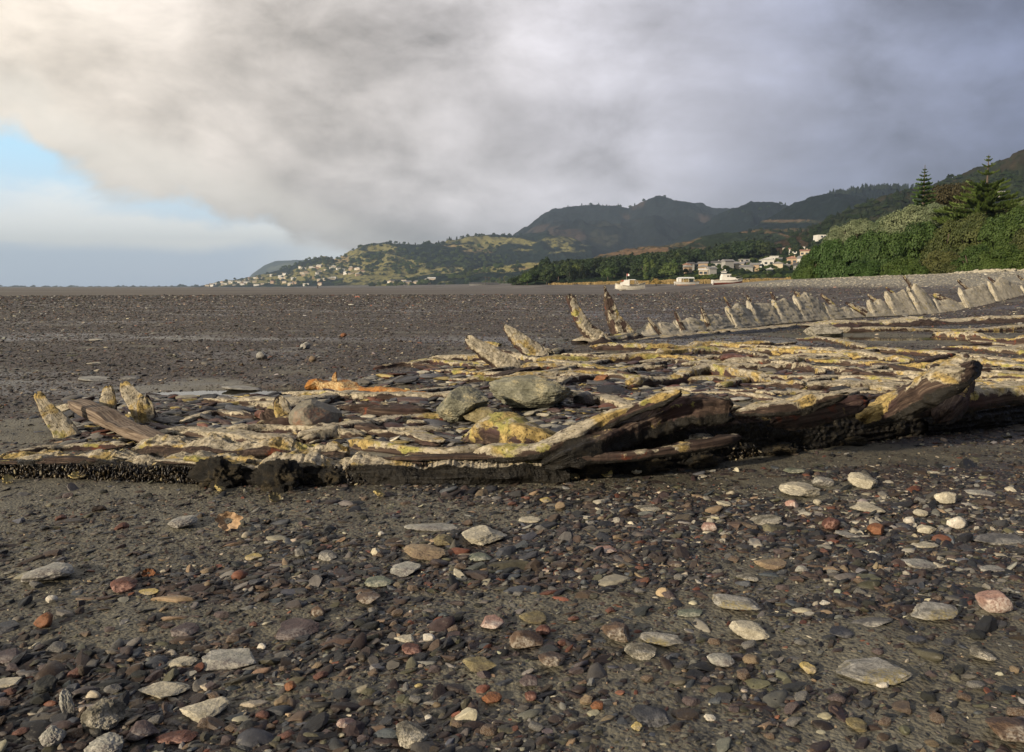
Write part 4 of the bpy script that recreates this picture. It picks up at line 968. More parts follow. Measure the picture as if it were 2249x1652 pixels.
for i, (u, v, s_, m_, lab) in enumerate([(478, 1078, 26, 'yellow', 'yellowish oyster hanging under the wreck left of the white one'), (578, 1068, 26, 'white', 'white oyster shell under the wreck'), (600, 1098, 26, 'ochre', 'brown ochre oyster cluster reaching the mud'),
        (170, 1050, 30, 'yellow', 'yellow flaking oyster row under the left strake'), (240, 1044, 18, 'white', 'small white shell under the left strake'), (12, 1058, 22, 'yellow', 'yellow oyster at the left edge'),
        (1000, 1036, 30, 'cream', 'long cream oyster jutting below the strake'), (985, 1052, 24, 'ochre', 'brownish oyster fan hanging below the cream one'), (1262, 1050, 22, 'ochre', 'brown oyster cluster near the red timber'),
        (1335, 1044, 24, 'yellow', 'yellow oyster shell at the foot of the wreck'), (1400, 1040, 18, 'cream', 'pale oyster flake right of the yellow oyster'), (830, 1092, 26, 'yellow', 'pale yellow oyster clump lying on mud'), (690, 1050, 22, 'ochre', 'dull green brown oyster fan under the sand pan')]):
    p = gp(u, v, .02); q = (p-Vector((0, 0, EYE))).length/F
    crumple('oyster', (p.x, p.y+.015, max(p.z, gz(p.x, p.y)+.012)), s_*q*.55, SM[m_], 60+i, lab, 'oyster', (random.Random(i).uniform(.2, .7), random.Random(i+9).uniform(-.4, .4), random.Random(i+5).uniform(0, 3)), thick=.006)
# sand held in the pan
def mound(name, pts, z0, hgt, mat, label, cat, seed):
    q = [gp(u, v, z0) for u, v in pts]; cx = sum(p.x for p in q)/len(q); cy = sum(p.y for p in q)/len(q)
    n = 26; m = 90; poly = np.array([(p.x, p.y) for p in q]+[(q[0].x, q[0].y)]); t = np.linspace(0, len(poly)-1, m, endpoint=False)
    ex = np.interp(t, range(len(poly)), poly[:, 0]); ey = np.interp(t, range(len(poly)), poly[:, 1])
    r = np.linspace(0, 1, n)[:, None]; x = cx+(ex-cx)[None]*r; y = cy+(ey-cy)[None]*r
    z = z0+hgt*(1-r**2.5)+.006*fbm2(x*14, y*14, 4, seed)-.03*sstep(r, .9, 1)
    tag(obj(name, mesh(name, np.stack([x, y, z], -1).reshape(-1, 3), grid_faces(n, m, True)[:, ::-1], mat, True)), label, cat, kind='stuff')
mound('sand', [(775, 990), (840, 982), (950, 996), (1040, 994), (1075, 1008), (1045, 1020), (940, 1024), (820, 1016)], .075, .016, M_sand, 'wet grey sand trapped behind the near strake', 'sand', 3)
# loose chips lying inside the wreck
def chips():
    rng = np.random.RandomState(15); n = 9000
    u = rng.uniform(150, 2300, n); v = 1000-rng.uniform(0, 1, n)**.8*np.interp(u, [150, 700, 1200, 2300], [120, 150, 220, 200])
    P = np.array([gp(a, b, 0)[:] for a, b in zip(u, v)]); lim = np.interp(u, [150, 1250, 1500, 2300], [985, 975, 900, 845]); k = v < lim
    P = P[k]; n = len(P); z = ground_h(P[:, 0], P[:, 1]); s = np.exp(rng.normal(math.log(.016), .45, n))*(1+.06*P[:, 1]); P[:, 2] = z+s*.15
    keep = z > -.02; P = P[keep]; s = s[keep]; n = len(P)
    R = np.stack([rng.normal(0, .12, n), rng.normal(0, .15, n), rng.normal(0, .5, n)], 1)
    pl = np.array([(.04, .042, .05), (.06, .04, .042), (.10, .045, .035), (.11, .105, .10), (.20, .20, .19), (.33, .31, .25), (.32, .26, .11)])
    col = pl[rng.choice(7, n, p=[.30, .20, .05, .13, .12, .12, .08])]*np.exp(rng.normal(0, .25, n))[:, None]
    scatter('shingle', P, R, np.stack([s*1.6, s*.9, s*.65], 1), col, shapes, 'flat slate shingle lodged between the wreck timbers', 'shingle')
chips()
# rusty bar
def rusty():
    t = timber('iron_bar', [gp(u, v, h) for u, v, h in [(672, 852, .03), (700, 846, .04), (745, 850, .04), (800, 862, .035), (880, 870, .03), (965, 880, .02)]], [.06, .12, .14, .11, .10, .09], [.05, .11, .13, .09, .08, .07], None, mat=SM['rust'], seed=71, amp=.35, ds=.007, K=40)
    tag(t, 'orange rusted iron bar lying across the left of the wreck', 'iron bar')
    a = gp(738, 846, .05)
    s = timber('fang', [a, a+Vector((-.01, 0, .05)), a+Vector((.0, 0, .10))], [.08, .06, .025], [.06, .04, .02], t, mat=SM['rust'], seed=72, amp=.35, ds=.006, K=26, upv=(0, 1, 0))
rusty()
hero(694, 928, 110, 68, 'boulder', 'round brown grey boulder inside the wreck', 'boulder', 'boulder', 'round', sub=6, sink=.12, rz=.1)
hero(1022, 900, 128, 88, 'lump', 'left of the two concreted greenish boulders in the wreck', 'boulder', 'boulder', 'block', sub=6, sink=.1, rz=0)
hero(1168, 876, 190, 86, 'lump', 'longer concreted boulder studded with white shells', 'boulder', 'boulder', 'block', sub=6, sink=.1, rz=.05, seed=903)
hero(1062, 922, 96, 52, 'ochre', 'wedge rock leaning on the left concreted boulder', 'rock', 'rock', 'rock', sub=5, sink=.1, rz=.5)
hero(1284, 888, 50, 32, 'slate', 'small round blue black rock beside the long boulder', 'rock', 'rock', 'round', sub=5)
hero(1806, 732, 78, 34, 'barnacle', 'pale topped boulder lying in the pool behind the wreck timbers', 'boulder', 'boulder', 'rock', sub=5, rz=-.2, sink=.1)
hero(585, 918, 50, 34, 'red', 'dark red rock left of the greenish post', 'rock', 'rock', 'rock', sub=5)
hero(1740, 865, 40, 14, 'grey', 'flat grey cobble among the inner timbers', 'stone', 'stone', 'slab'); hero(1545, 824, 36, 16, 'cream', 'cream cobble among the inner timbers', 'stone', 'stone', 'round')
hero(1610, 800, 60, 26, 'red', 'dark red broken rock among the inner timbers', 'rock', 'rock', 'block'); hero(1322, 842, 36, 20, 'orange', 'orange red lump beside the yellow timber', 'rock', 'rock', 'rock')
hero(900, 970, 66, 17, 'pale', 'pale grey flat stone just behind the sand pan', 'stone', 'stone', 'slab'); hero(508, 975, 60, 20, 'tan', 'pinkish brown slab behind the yellow rail', 'stone', 'stone', 'slab')
hero(2150, 880, 50, 20, 'pale', 'pale flake right of the massive rib end', 'stone', 'stone', 'slab'); hero(1490, 955, 40, 14, 'cream', 'cream flake in the hollow under the curved rib', 'stone', 'stone', 'slab')
for i, (u, v) in enumerate([(1138, 850), (1150, 858), (1228, 905), (970, 905), (1210, 870), (1100, 905)]):
    p = gp(u, v, .09); p = p+Vector((0, -.12, 0)) if False else p
for u, v, w_, h_, m_, lab in [(540, 850, 90, 14, 'pale', 'low pale mud-covered slab beyond the left ribs'), (290, 832, 44, 14, 'grey', 'grey oval stone on the flat behind the left ribs'), (209, 834, 60, 12, 'pale', 'pale flat stone on the open flat at left'),
                          (206, 800, 26, 8, 'cream', 'cream flake on the open flat at left'), (208, 748, 30, 8, 'cream', 'distant cream slab on the open flat'), (576, 787, 24, 11, 'pale', 'round pale stone on the open flat, nearer one'), (670, 763, 22, 10, 'pale', 'round pale stone on the open flat, farther one'), (686, 792, 20, 9, 'tan', 'orange tan stone on the open flat'), (755, 740, 14, 7, 'orange', 'small orange stone far out on the flat')]:
    hero(u, v, w_, h_, m_, lab, 'stone', 'stone', 'slab' if w_ > 25 else 'round')

# ---------------------------------------------------------------- hills
def m_hill(name, forest, grass, brown, fs=.012, seed=0, gthr=.55, bthr=.6, fine=.10):
    def fn(t, setp):
        P = t.mapping(t.pos(), (1, 1, 1.8), loc=(seed*37, seed*11, 0)); g = t.attr('grass'); b = t.attr('brown')
        n = t.noise(P, fs, 7, .58, .5); n2 = t.noise(P, fs*.6, 5, .6, .8); f = t.noise(P, fine, 6, .75)
        fo = t.mix(1.0, forest, t.ramp(f, [(.32, .35), (.5, .95), (.68, 1.9)]), 'MULTIPLY')
        gr = t.mix(1.0, grass, t.ramp(f, [(.3, .7), (.7, 1.3)]), 'MULTIPLY')
        br = t.mix(1.0, brown, t.ramp(f, [(.3, .6), (.7, 1.45)]), 'MULTIPLY')
        c = t.mix(t.step(t.math('ADD', n, t.math('MULTIPLY', g, .4)), gthr, gthr+.05), fo, gr)
        c = t.mix(t.step(t.math('ADD', n2, t.math('MULTIPLY', b, .4)), bthr, bthr+.06), c, br)
        dots = t.step(t.math('ADD', t.noise(P, fine*1.3, 3, .6), t.math('MULTIPLY', t.math('SUBTRACT', n, .5), .5)), .60, .64)
        c = t.mix(dots, c, fo)
        setp(Base_Color=c, Roughness=1.0, Specular_IOR_Level=.05)
    return material(name, fn)
HILLS = []
def hill(pts, mat, front, seed, foot=-2.0, rug=.22, canopy=3.0, cw=14.0, grass=(), brown=(), back=1.2, ns=520, nt=150, spur=900., edge=None):
    """pts: skyline (u, v, distance); the slope falls to a foot `front` m nearer and down again behind"""
    pu = [p[0] for p in pts]; u = np.linspace(pu[0], pu[-1], ns)
    v = np.interp(u, pu, [p[1] for p in pts])+(3 if canopy > 1 else 0); D = np.interp(u, pu, [p[2] for p in pts])
    X0 = np.array([at(a, b, c)[:] for a, b, c in zip(u, v, D)])
    t = np.concatenate([np.linspace(0, 1, nt), np.linspace(1, 1+back, nt//4)[1:]])
    fr = front if hasattr(front, '__len__') else [front]*len(pts)
    W_ = np.interp(u, pu, fr)
    r0 = np.hypot(X0[:, 0], X0[:, 1]); ax, ay = X0[:, 0]/r0, X0[:, 1]/r0
    off = (t[None]-1)*W_[:, None]
    x = X0[:, 0, None]+ax[:, None]*off; y = X0[:, 1, None]+ay[:, None]*off
    prof = np.where(t < 1, np.sin(np.clip(t, 0, 1)*PI/2)**1.25, np.cos((t-1)/back*PI/2)**1.2)[None]
    z = foot+(X0[:, 2, None]-foot)*prof
    H_ = np.maximum(X0[:, 2]-foot, 1)[:, None]
    rid = 1-2*np.abs(fbm2(x/spur+seed*3.1, y/spur+seed, 5, seed, .52))
    win = np.clip(t, 0, 1)[None]*np.clip(1-t, 0, 1)[None]*4
    z = z+rug*H_*(rid-.55)*win**.8
    can = canopy*(fbm2(x/cw, y/cw, 3, seed+40, .6)+.35*fbm2(x/cw*.35, y/cw*.35, 2, seed+44))
    z = z+can*np.clip(t*3, 0, 1)[None]
    V = np.stack([x, y, z], -1).reshape(-1, 3)
    uu, vv = uv_of(V[:, 0], V[:, 1], V[:, 2])
    def paint(bl):
        a = np.zeros(len(V))
        wx = 14*fbm2(V[:, 0]/120, V[:, 1]/120, 3, 5); wy = 7*fbm2(V[:, 0]/90, V[:, 1]/90, 3, 6)
        for (bu, bv, ru, rv, am) in bl: a = a+am*np.exp(-(((uu+wx-bu)/ru)**2+((vv+wy-bv)/rv)**2)**1.5)
        return a
    me = mesh('hills', V, grid_faces(ns, len(t)), mat, True, dict(grass=paint(grass), brown=paint(brown)))
    o = obj('hills', me); tag(o, kind='structure')
    HILLS.append((o, V, grid_faces(ns, len(t)))); return o
DK = (.010, .018, .015)
M_h1 = m_hill('far headland', (.035, .05, .04), (.10, .11, .06), (.12, .10, .06), .004, 1, .62, .70)
M_h2 = m_hill('village hill', DK, (.20, .185, .075), (.24, .19, .10), .006, 2, .56, .64, .06)  # pasture colour lightened to paint in sunlight on the village slope
M_h3 = m_hill('central mountain', (.011, .015, .017), (.036, .037, .028), (.050, .038, .034), .0035, 3, .62, .60, .05)  # forest and grass darkened in colour to stand in for cloud shade
M_h4 = m_hill('dark forest hill', (.007, .012, .012), (.035, .038, .022), (.09, .065, .04), .006, 4, .72, .74, .08)
M_h5 = m_hill('brown near hill', (.020, .027, .014), (.032, .028, .017), (.045, .031, .021), .012, 5, .50, .55, .16)
M_h6 = m_hill('ochre ridge', (.018, .028, .015), (.09, .072, .04), (.15, .098, .056), .012, 6, .52, .56, .1)
M_h7 = m_hill('wooded foot', (.018, .032, .014), (.06, .06, .028), (.10, .08, .045), .02, 7, .62, .70, .2)
# far headland
hill([(520, 632, 7200), (555, 598, 7200), (580, 580, 7200), (605, 570, 7200), (650, 568, 7200), (720, 574, 7200), (800, 560, 7200), (900, 585, 7200)], M_h1, 900, 11, spur=700, canopy=4, cw=60, grass=[(640, 588, 50, 7, 1.2)], ns=220, nt=60)
# hill behind the village, pasture slopes with sunlight painted into their colour
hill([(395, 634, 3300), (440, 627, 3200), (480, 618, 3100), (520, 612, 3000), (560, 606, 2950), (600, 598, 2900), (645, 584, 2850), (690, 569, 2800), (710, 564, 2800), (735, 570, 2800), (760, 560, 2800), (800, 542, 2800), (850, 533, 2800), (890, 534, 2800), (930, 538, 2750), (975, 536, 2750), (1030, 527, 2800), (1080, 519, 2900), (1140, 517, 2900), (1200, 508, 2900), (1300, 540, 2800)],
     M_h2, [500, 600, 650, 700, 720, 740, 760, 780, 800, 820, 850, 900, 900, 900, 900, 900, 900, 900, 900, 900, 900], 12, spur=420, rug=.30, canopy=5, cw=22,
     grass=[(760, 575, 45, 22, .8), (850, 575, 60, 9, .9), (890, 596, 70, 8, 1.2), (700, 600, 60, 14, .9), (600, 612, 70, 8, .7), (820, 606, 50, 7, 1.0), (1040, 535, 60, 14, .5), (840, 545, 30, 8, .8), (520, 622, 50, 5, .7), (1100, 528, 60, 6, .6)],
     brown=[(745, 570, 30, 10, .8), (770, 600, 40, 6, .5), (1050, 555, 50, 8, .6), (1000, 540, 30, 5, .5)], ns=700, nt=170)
# front low spur left of the wood
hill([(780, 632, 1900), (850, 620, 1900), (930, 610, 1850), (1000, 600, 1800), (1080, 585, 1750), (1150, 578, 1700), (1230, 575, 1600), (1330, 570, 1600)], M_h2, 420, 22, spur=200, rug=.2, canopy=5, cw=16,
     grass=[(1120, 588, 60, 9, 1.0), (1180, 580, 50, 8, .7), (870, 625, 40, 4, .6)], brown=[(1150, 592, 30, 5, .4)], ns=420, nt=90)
# central mountain
hill([(1060, 560, 3700), (1120, 530, 3700), (1160, 508, 3700), (1190, 489, 3700), (1215, 476, 3700), (1260, 469, 3700), (1310, 467, 3700), (1350, 470, 3700), (1380, 475, 3700), (1410, 462, 3700), (1440, 450, 3700), (1480, 456, 3700), (1530, 459, 3700), (1600, 466, 3700), (1660, 467, 3700), (1760, 480, 3700), (1900, 500, 3700)],
     M_h3, 1500, 13, spur=520, rug=.34, canopy=6, cw=34, grass=[(1330, 520, 60, 25, .3)], brown=[(1230, 515, 60, 26, .5), (1400, 490, 60, 15, .3), (1560, 480, 60, 15, .3)], ns=700, nt=180)
hill([(1430, 560, 2700), (1500, 522, 2700), (1560, 490, 2700), (1610, 465, 2700), (1650, 455, 2700), (1690, 456, 2700), (1720, 463, 2700), (1800, 470, 2700), (1950, 480, 2700)], M_h4, 800, 14, spur=400, rug=.3, canopy=6, cw=24, ns=420, nt=110)
hill([(1560, 545, 1900), (1650, 500, 1900), (1700, 473, 1900), (1745, 448, 1900), (1790, 440, 1900), (1840, 440, 1900), (1880, 446, 1900), (1950, 455, 1900), (2100, 470, 1900)], M_h4, 600, 15, spur=320, rug=.28, canopy=5, cw=16, grass=[(1720, 487, 90, 4, 1.4)], brown=[(1730, 486, 80, 3, 1.0)], ns=420, nt=110)
hill([(1740, 500, 2200), (1790, 437, 2200), (1830, 428, 2200), (1880, 424, 2200), (1930, 421, 2200), (1990, 420, 2200), (2100, 430, 2200)], M_h4, 500, 16, spur=300, rug=.2, canopy=14, cw=12, ns=420, nt=70)
# ochre ridge in the middle
hill([(1250, 588, 1300), (1320, 562, 1300), (1380, 551, 1300), (1450, 545, 1300), (1500, 538, 1300), (1550, 522, 1300), (1620, 515, 1300), (1700, 508, 1300), (1800, 500, 1300), (1900, 490, 1300)], M_h6, 420, 17, spur=200, rug=.25, canopy=3, cw=12,
     grass=[(1400, 560, 110, 14, .6)], brown=[(1400, 552, 140, 8, .9), (1520, 535, 50, 5, .6)], ns=420, nt=100)
# near brown hill on the right
hill([(1560, 590, 1000), (1640, 560, 1000), (1700, 535, 1000), (1760, 512, 1000), (1830, 480, 1000), (1900, 453, 1000), (1960, 435, 1000), (2010, 421, 1000), (2090, 402, 1000), (2170, 378, 1000), (2249, 351, 1000), (2350, 320, 1000), (2500, 300, 1000)],
     M_h5, 480, 18, spur=160, rug=.26, canopy=2.2, cw=7, grass=[(1740, 560, 60, 14, .4), (1700, 540, 40, 10, .5)], brown=[(1760, 545, 60, 25, .5), (1950, 470, 60, 30, .2)], ns=560, nt=150)
# gentle wooded rise the houses stand on
hill([(1110, 628, 620), (1180, 612, 620), (1300, 602, 620), (1450, 592, 620), (1560, 580, 620), (1680, 568, 620), (1780, 545, 640), (1900, 530, 640), (2100, 520, 640)], M_h7, 300, 19, foot=-2.5, spur=90, rug=.15, canopy=1.5, cw=7, ns=420, nt=90, brown=[(1700, 590, 90, 12, .3)])
# rise under the shrubs at the right
hill([(1735, 618, 106), (1800, 590, 106), (1900, 560, 104), (2000, 545, 100), (2120, 535, 96), (2249, 525, 92), (2450, 510, 90)], M_h7, [14, 16, 20, 24, 26, 28, 28], 20, foot=1.5, spur=20, rug=.05, canopy=.3, cw=2, ns=160, nt=50)

TREES = [BVHTree.FromPolygons(V.tolist(), Fc.tolist()) for o, V, Fc in HILLS]
def hit(u, v):
    d = ray(u, v).normalized(); best = None
    for b in TREES:
        q = b.ray_cast(Vector((0, 0, EYE)), d)
        if q[0] is not None and (best is None or q[3] < best[1]): best = (q[0], q[3])
    return best
def drop(x, y, k=None):
    best = -99
    for i, b in enumerate(TREES):
        if k is not None and i not in k: continue
        q = b.ray_cast(Vector((x, y, 900)), Vector((0, 0, -1)))
        if q[0] is not None: best = max(best, q[0].z)
    return best

# ---------------------------------------------------------------- foliage
def m_leaf(name, c1, c2, tr=.15):
    def fn(t, setp):
        P = t.pos(); n = t.noise(P, .45, 5, .65); f = t.noise(P, 12, 2, .6)
        rn = t.n.new('ShaderNodeObjectInfo').outputs['Random']
        c = t.mix(t.step(t.math('ADD', t.math('MULTIPLY', n, .6), t.math('MULTIPLY', f, .4)), .38, .62), c1, c2)
        c = t.mix(1.0, c, t.ramp(rn, [(0, (.78, .9, .85)), (.5, (1, 1, 1)), (1, (1.25, 1.1, .9))]), 'MULTIPLY')
        setp(Base_Color=c, Roughness=.6, Specular_IOR_Level=.25, Transmission_Weight=0.0)
    return material(name, fn)
ML_green = m_leaf('shrub leaves', (.024, .052, .013), (.060, .104, .027))
ML_olive = m_leaf('olive shrub leaves', (.05, .062, .020), (.105, .108, .036))
ML_silver = m_leaf('silver leaves', (.08, .11, .055), (.22, .26, .16))
ML_red = m_leaf('brown leaves', (.042, .036, .018), (.075, .06, .028))
ML_pine = m_leaf('pine needles', (.045, .085, .025), (.10, .16, .045))
ML_wood = m_leaf('woodland leaves', (.016, .032, .012), (.045, .070, .024))
ML_dark = m_leaf('dark conifer', (.010, .020, .010), (.022, .036, .016))
ML_light = m_leaf('willow leaves', (.05, .08, .02), (.10, .14, .04))
def m_bark_(t, setp):
    n = t.noise(t.mapping(t.pos(), (6, 6, 1.2)), 3, 6, .65); setp(Base_Color=t.ramp(n, [(.3, (.05, .038, .03)), (.7, (.16, .125, .10))]), Roughness=.9)
M_bark = material('bark', m_bark_)
def leafcloud(lumps, nleaf, size, seed, mat, name='crown', flat=1.0, up=.35):
    """leaf quads laid over and through many small lumps"""
    rng = np.random.RandomState(seed); L = np.array(lumps, float)     # x y z r
    wts = L[:, 3]**2; ix = rng.choice(len(L), nleaf, p=wts/wts.sum())
    d = rng.normal(size=(nleaf, 3)); d /= np.linalg.norm(d, axis=1)[:, None]; d[:, 2] = np.abs(d[:, 2])*.95-.25*rng.uniform(size=nleaf)
    rr = L[ix, 3]*(rng.uniform(.55, 1, nleaf)**.35)
    c = L[ix, :3]+d*rr[:, None]*np.array([1, 1, flat])
    nrm = d+rng.normal(0, .45, (nleaf, 3))+np.array([0, 0, up]); nrm /= np.linalg.norm(nrm, axis=1)[:, None]
    t = np.cross(nrm, rng.normal(size=(nleaf, 3))); t /= np.linalg.norm(t, axis=1)[:, None]; b = np.cross(nrm, t)
    s = size*rng.uniform(.6, 1.4, nleaf)[:, None]
    V = np.stack([c-t*s*.5, c+b*s*.32+nrm*s*.06, c+t*s*.5, c-b*s*.32+nrm*s*.06], 1).reshape(-1, 3)
    Fc = np.arange(nleaf*4).reshape(-1, 4)
    return mesh(name, V, Fc, mat, False)
def lumps_dome(n, seed, rx=1, ry=1, rz=1, r0=.18, r1=.34, base=0.0):
    rng = np.random.RandomState(seed); out = []
    for i in range(n):
        d = rng.normal(size=3); d /= np.linalg.norm(d); d[2] = abs(d[2])*1.05-.12
        q = rng.uniform(.62, .86); out.append((d[0]*q*rx, d[1]*q*ry, base+d[2]*q*rz, rng.uniform(r0, r1)*min(rx, rz)))
    for i in range(n//4): out.append((rng.uniform(-.5, .5)*rx, rng.uniform(-.5, .5)*ry, base+rng.uniform(0, .5)*rz, .35*min(rx, rz)))
    return out
SHR = {}
for nm, mt in (('green', ML_green), ('olive', ML_olive), ('silver', ML_silver), ('red', ML_red)):
    SHR[nm] = [leafcloud(lumps_dome(54, 10+q, 1, 1, 1, .17, .33), 30000 if nm in ('green', 'olive') else 18000, .055, 20+q, mt) for q in range(3 if nm in ('green', 'olive') else 2)]
def stems(k):
    m = MB(); r = random.Random(k)
    for i in range(5):
        a = r.uniform(0, 6.28); m.tube([(0.04*math.cos(a), .04*math.sin(a), -.12), (.22*math.cos(a), .22*math.sin(a), .25), (.5*math.cos(a+.3), .5*math.sin(a+.3), .62)], [.05, .035, .012], 6)
    for i in range(10):
        a = r.uniform(0, 6.28); m.tube([(.25*math.cos(a), .25*math.sin(a), .2), (.62*math.cos(a), .62*math.sin(a), .35)], [.02, .008], 5)
    return m
stem0 = stems(1).build('trunk', M_bark, smooth=True); stem_me = stem0.data; bpy.data.objects.remove(stem0)
def shrub(u, v, D, wpx, hpx, kind, q, label, group='evergreen shrubs on the bank'):
    p = at(u, v, D); k = D/F; g = max(gz(p.x, p.y), drop(p.x, p.y, [len(TREES)-1]))
    base = at(u, v+hpx*.5, D); top = at(u, v-hpx*.5, D); rz_ = (top.z-base.z)*.88
    o = empty('shrub', (p.x, p.y, base.z), q*1.3); o.scale = (wpx*k/2, wpx*k/2*1.1, rz_)
    obj('crown', SHR[kind][q % len(SHR[kind])], o); obj('trunk', stem_me, o)
    tag(o, label, 'shrub', group); return o
SH = [ # u, v centre, D, width, height px, kind
(1778, 583, 92, 70, 66, 'green', 'lowest green shrub at the left tip of the bank'), (1828, 560, 91, 92, 104, 'green', 'green shrub second from the left tip of the bank'), (1790, 558, 97, 50, 50, 'green', 'small green shrub behind the left tip of the bank'),
(1885, 548, 88, 110, 118, 'green', 'rounded green shrub below the first silver topped one'), (1950, 548, 84, 110, 120, 'green', 'bright green shrub left of the dark gap at the beach edge'), (1905, 590, 78, 90, 50, 'green', 'low green shrub spilling onto the beach, left one'),
(1990, 583, 74, 90, 62, 'green', 'low green shrub spilling onto the beach, middle one'), (2020, 530, 84, 120, 130, 'green', 'large green shrub below the tallest silver topped one'), (2075, 575, 74, 100, 66, 'olive', 'low olive shrub right of the dark gap'),
(2085, 520, 82, 110, 120, 'olive', 'olive shrub with dry brown patches'), (2150, 505, 80, 120, 110, 'olive', 'yellow olive shrub crowning the bank below the wide pine'), (2140, 565, 72, 100, 74, 'green', 'dark green low shrub in front of the olive ones'),
(2215, 500, 76, 120, 120, 'green', 'green shrub near the right edge of the bank'), (2205, 558, 68, 100, 66, 'green', 'low green shrub above the pale rocks'), (2270, 540, 68, 110, 110, 'olive', 'olive shrub cut by the right edge'),
(2255, 480, 80, 90, 80, 'green', 'high shrub cut by the right edge')]
for i, (u, v, D, w_, h_, kd, lab) in enumerate(SH): shrub(u, v, D, w_*1.12, h_, kd, i, lab)
SB = [(1842, 520, 99, 60, 44, 'silver', 'small silver topped shrub at the left end of the crest'), (1890, 508, 98, 80, 52, 'silver', 'silver grey shrub on the crest, left of the narrow pine'), (1935, 503, 97, 66, 44, 'silver', 'greyish shrub between two silver crests'), (2000, 482, 93, 100, 60, 'silver', 'pale silver shrub climbing the crest toward the narrow pine'),
      (2045, 470, 92, 74, 48, 'silver', 'brightest silver topped shrub just right of the narrow pine'), (2220, 470, 88, 90, 46, 'silver', 'silver shrub behind the olive crown at far right'), (2262, 455, 87, 70, 40, 'silver', 'silver shrub cut by the right edge'), (2075, 440, 112, 90, 70, 'red', 'rusty brown tree between the two pines'), (2110, 425, 114, 60, 56, 'red', 'russet tree top left of the wide pine')]
for i, (u, v, D, w_, h_, kd, lab) in enumerate(SB): shrub(u, v-6, D, w_*1.25, h_*1.3, kd, i, lab, 'bushes on the crest of the bank')

def needle_branch(m, a, dirv, L, droop, rng, wid, updown=.5):
    """a frond of many fine upswept shoots"""
    n = max(10, int(L*34)); s = rng.uniform(.06, 1, n)
    side = np.array([-dirv[1], dirv[0], 0])
    c = a+dirv[None]*(s*L)[:, None]+np.array([0, 0, 1.])[None]*(droop*(s**1.6)*L)[:, None]
    o = rng.normal(0, .5, n)*wid*(1.05-s)[:, ]+0
    c = c+side[None]*o[:, None]
    tip = c+side[None]*(np.sign(o)*wid*.28)[:, None]+dirv[None]*wid*.38+np.array([0, 0, 1.])[None]*(wid*rng.uniform(.12, updown, n))[:, None]
    wv = np.cross(tip-c, np.array([0, 0, 1.])); wv /= np.linalg.norm(wv, axis=1)[:, None]+1e-9; wv *= .075
    wv2 = np.tile(np.array([0, 0, .07]), (n, 1))
    for q in (wv, wv2): m.append(np.stack([c-q, c+q, tip+q*.4, tip-q*.4], 1).reshape(-1, 3))
def norfolk(name, u, vb, vt, D, tiers, label, seed):
    b = at(u, vb, D); tz = at(u, vt, D).z; H = tz-b.z; k = D/F; rng = np.random.RandomState(seed)
    o = empty(name, b); tag(o, label, 'pine tree')
    tr = MB(); tr.tube([(0, 0, -2), (0, 0, H*.5), (0, 0, H)], [.24, .13, .025], 10); tr.build('trunk', M_bark, o, True)
    V = []
    br = MB()
    for (vv, rpx, nb, dr, wd) in tiers:
        z = at(u, vv, D).z-b.z; R_ = rpx*k
        a0 = rng.uniform(0, 6.28)
        for j in range(nb):
            a = a0+2*PI*j/nb+rng.normal(0, .08); d = np.array([math.cos(a), math.sin(a), 0]); L = R_*rng.uniform(.85, 1.05)
            needle_branch(V, np.array([0, 0, z]), d, L, dr, rng, wd)
            br.tube([(0, 0, z), tuple(np.array([0, 0, z])+d*L*.6+np.array([0, 0, dr*.44*L])), tuple(np.array([0, 0, z])+d*L+np.array([0, 0, dr*L]))], [.04, .025, .01], 5)
    Vn = np.concatenate(V); obj('crown', mesh('crown', Vn, np.arange(len(Vn)).reshape(-1, 4), ML_pine, False), o)
    br.build('branches', M_bark, o)
    return o
t1 = [(374, 4, 4, .5, .12), (380, 6, 4, .4, .14), (388, 10, 5, .25, .25)]+[(397+i*9.5, 13+i*2.4, 6, .16, .42) for i in range(8)]+[(473+i*9, 30+i*1.2, 7, .10, .55) for i in range(5)]
norfolk('norfolk_pine', 2024, 510, 362, 96, t1, 'narrow layered pine standing above the silver shrubs', 5)
t2 = [(346, 4, 4, .6, .12), (354, 8, 4, .5, .2), (367, 12, 4, .45, .3), (384, 20, 5, .35, .35), (412, 40, 7, .28, .6), (422, 44, 7, .2, .7), (432, 46, 7, .1, .7), (444, 62, 8, .16, .75), (456, 78, 8, .12, .8), (468, 98, 9, .06, .85), (480, 100, 9, 0, .85), (488, 90, 9, 0, .8)]
norfolk('norfolk_pine', 2161, 520, 340, 88, t2, 'wide spreading pine with sparse top, taller of the two', 6)
t3 = [(443, 5, 4, .4, .15), (452, 8, 4, .3, .25), (464, 12, 5, .2, .4), (476, 16, 5, .15, .5)]
norfolk('norfolk_pine', 2046, 505, 438, 99, t3, 'small young pine just right of the narrow one', 7)

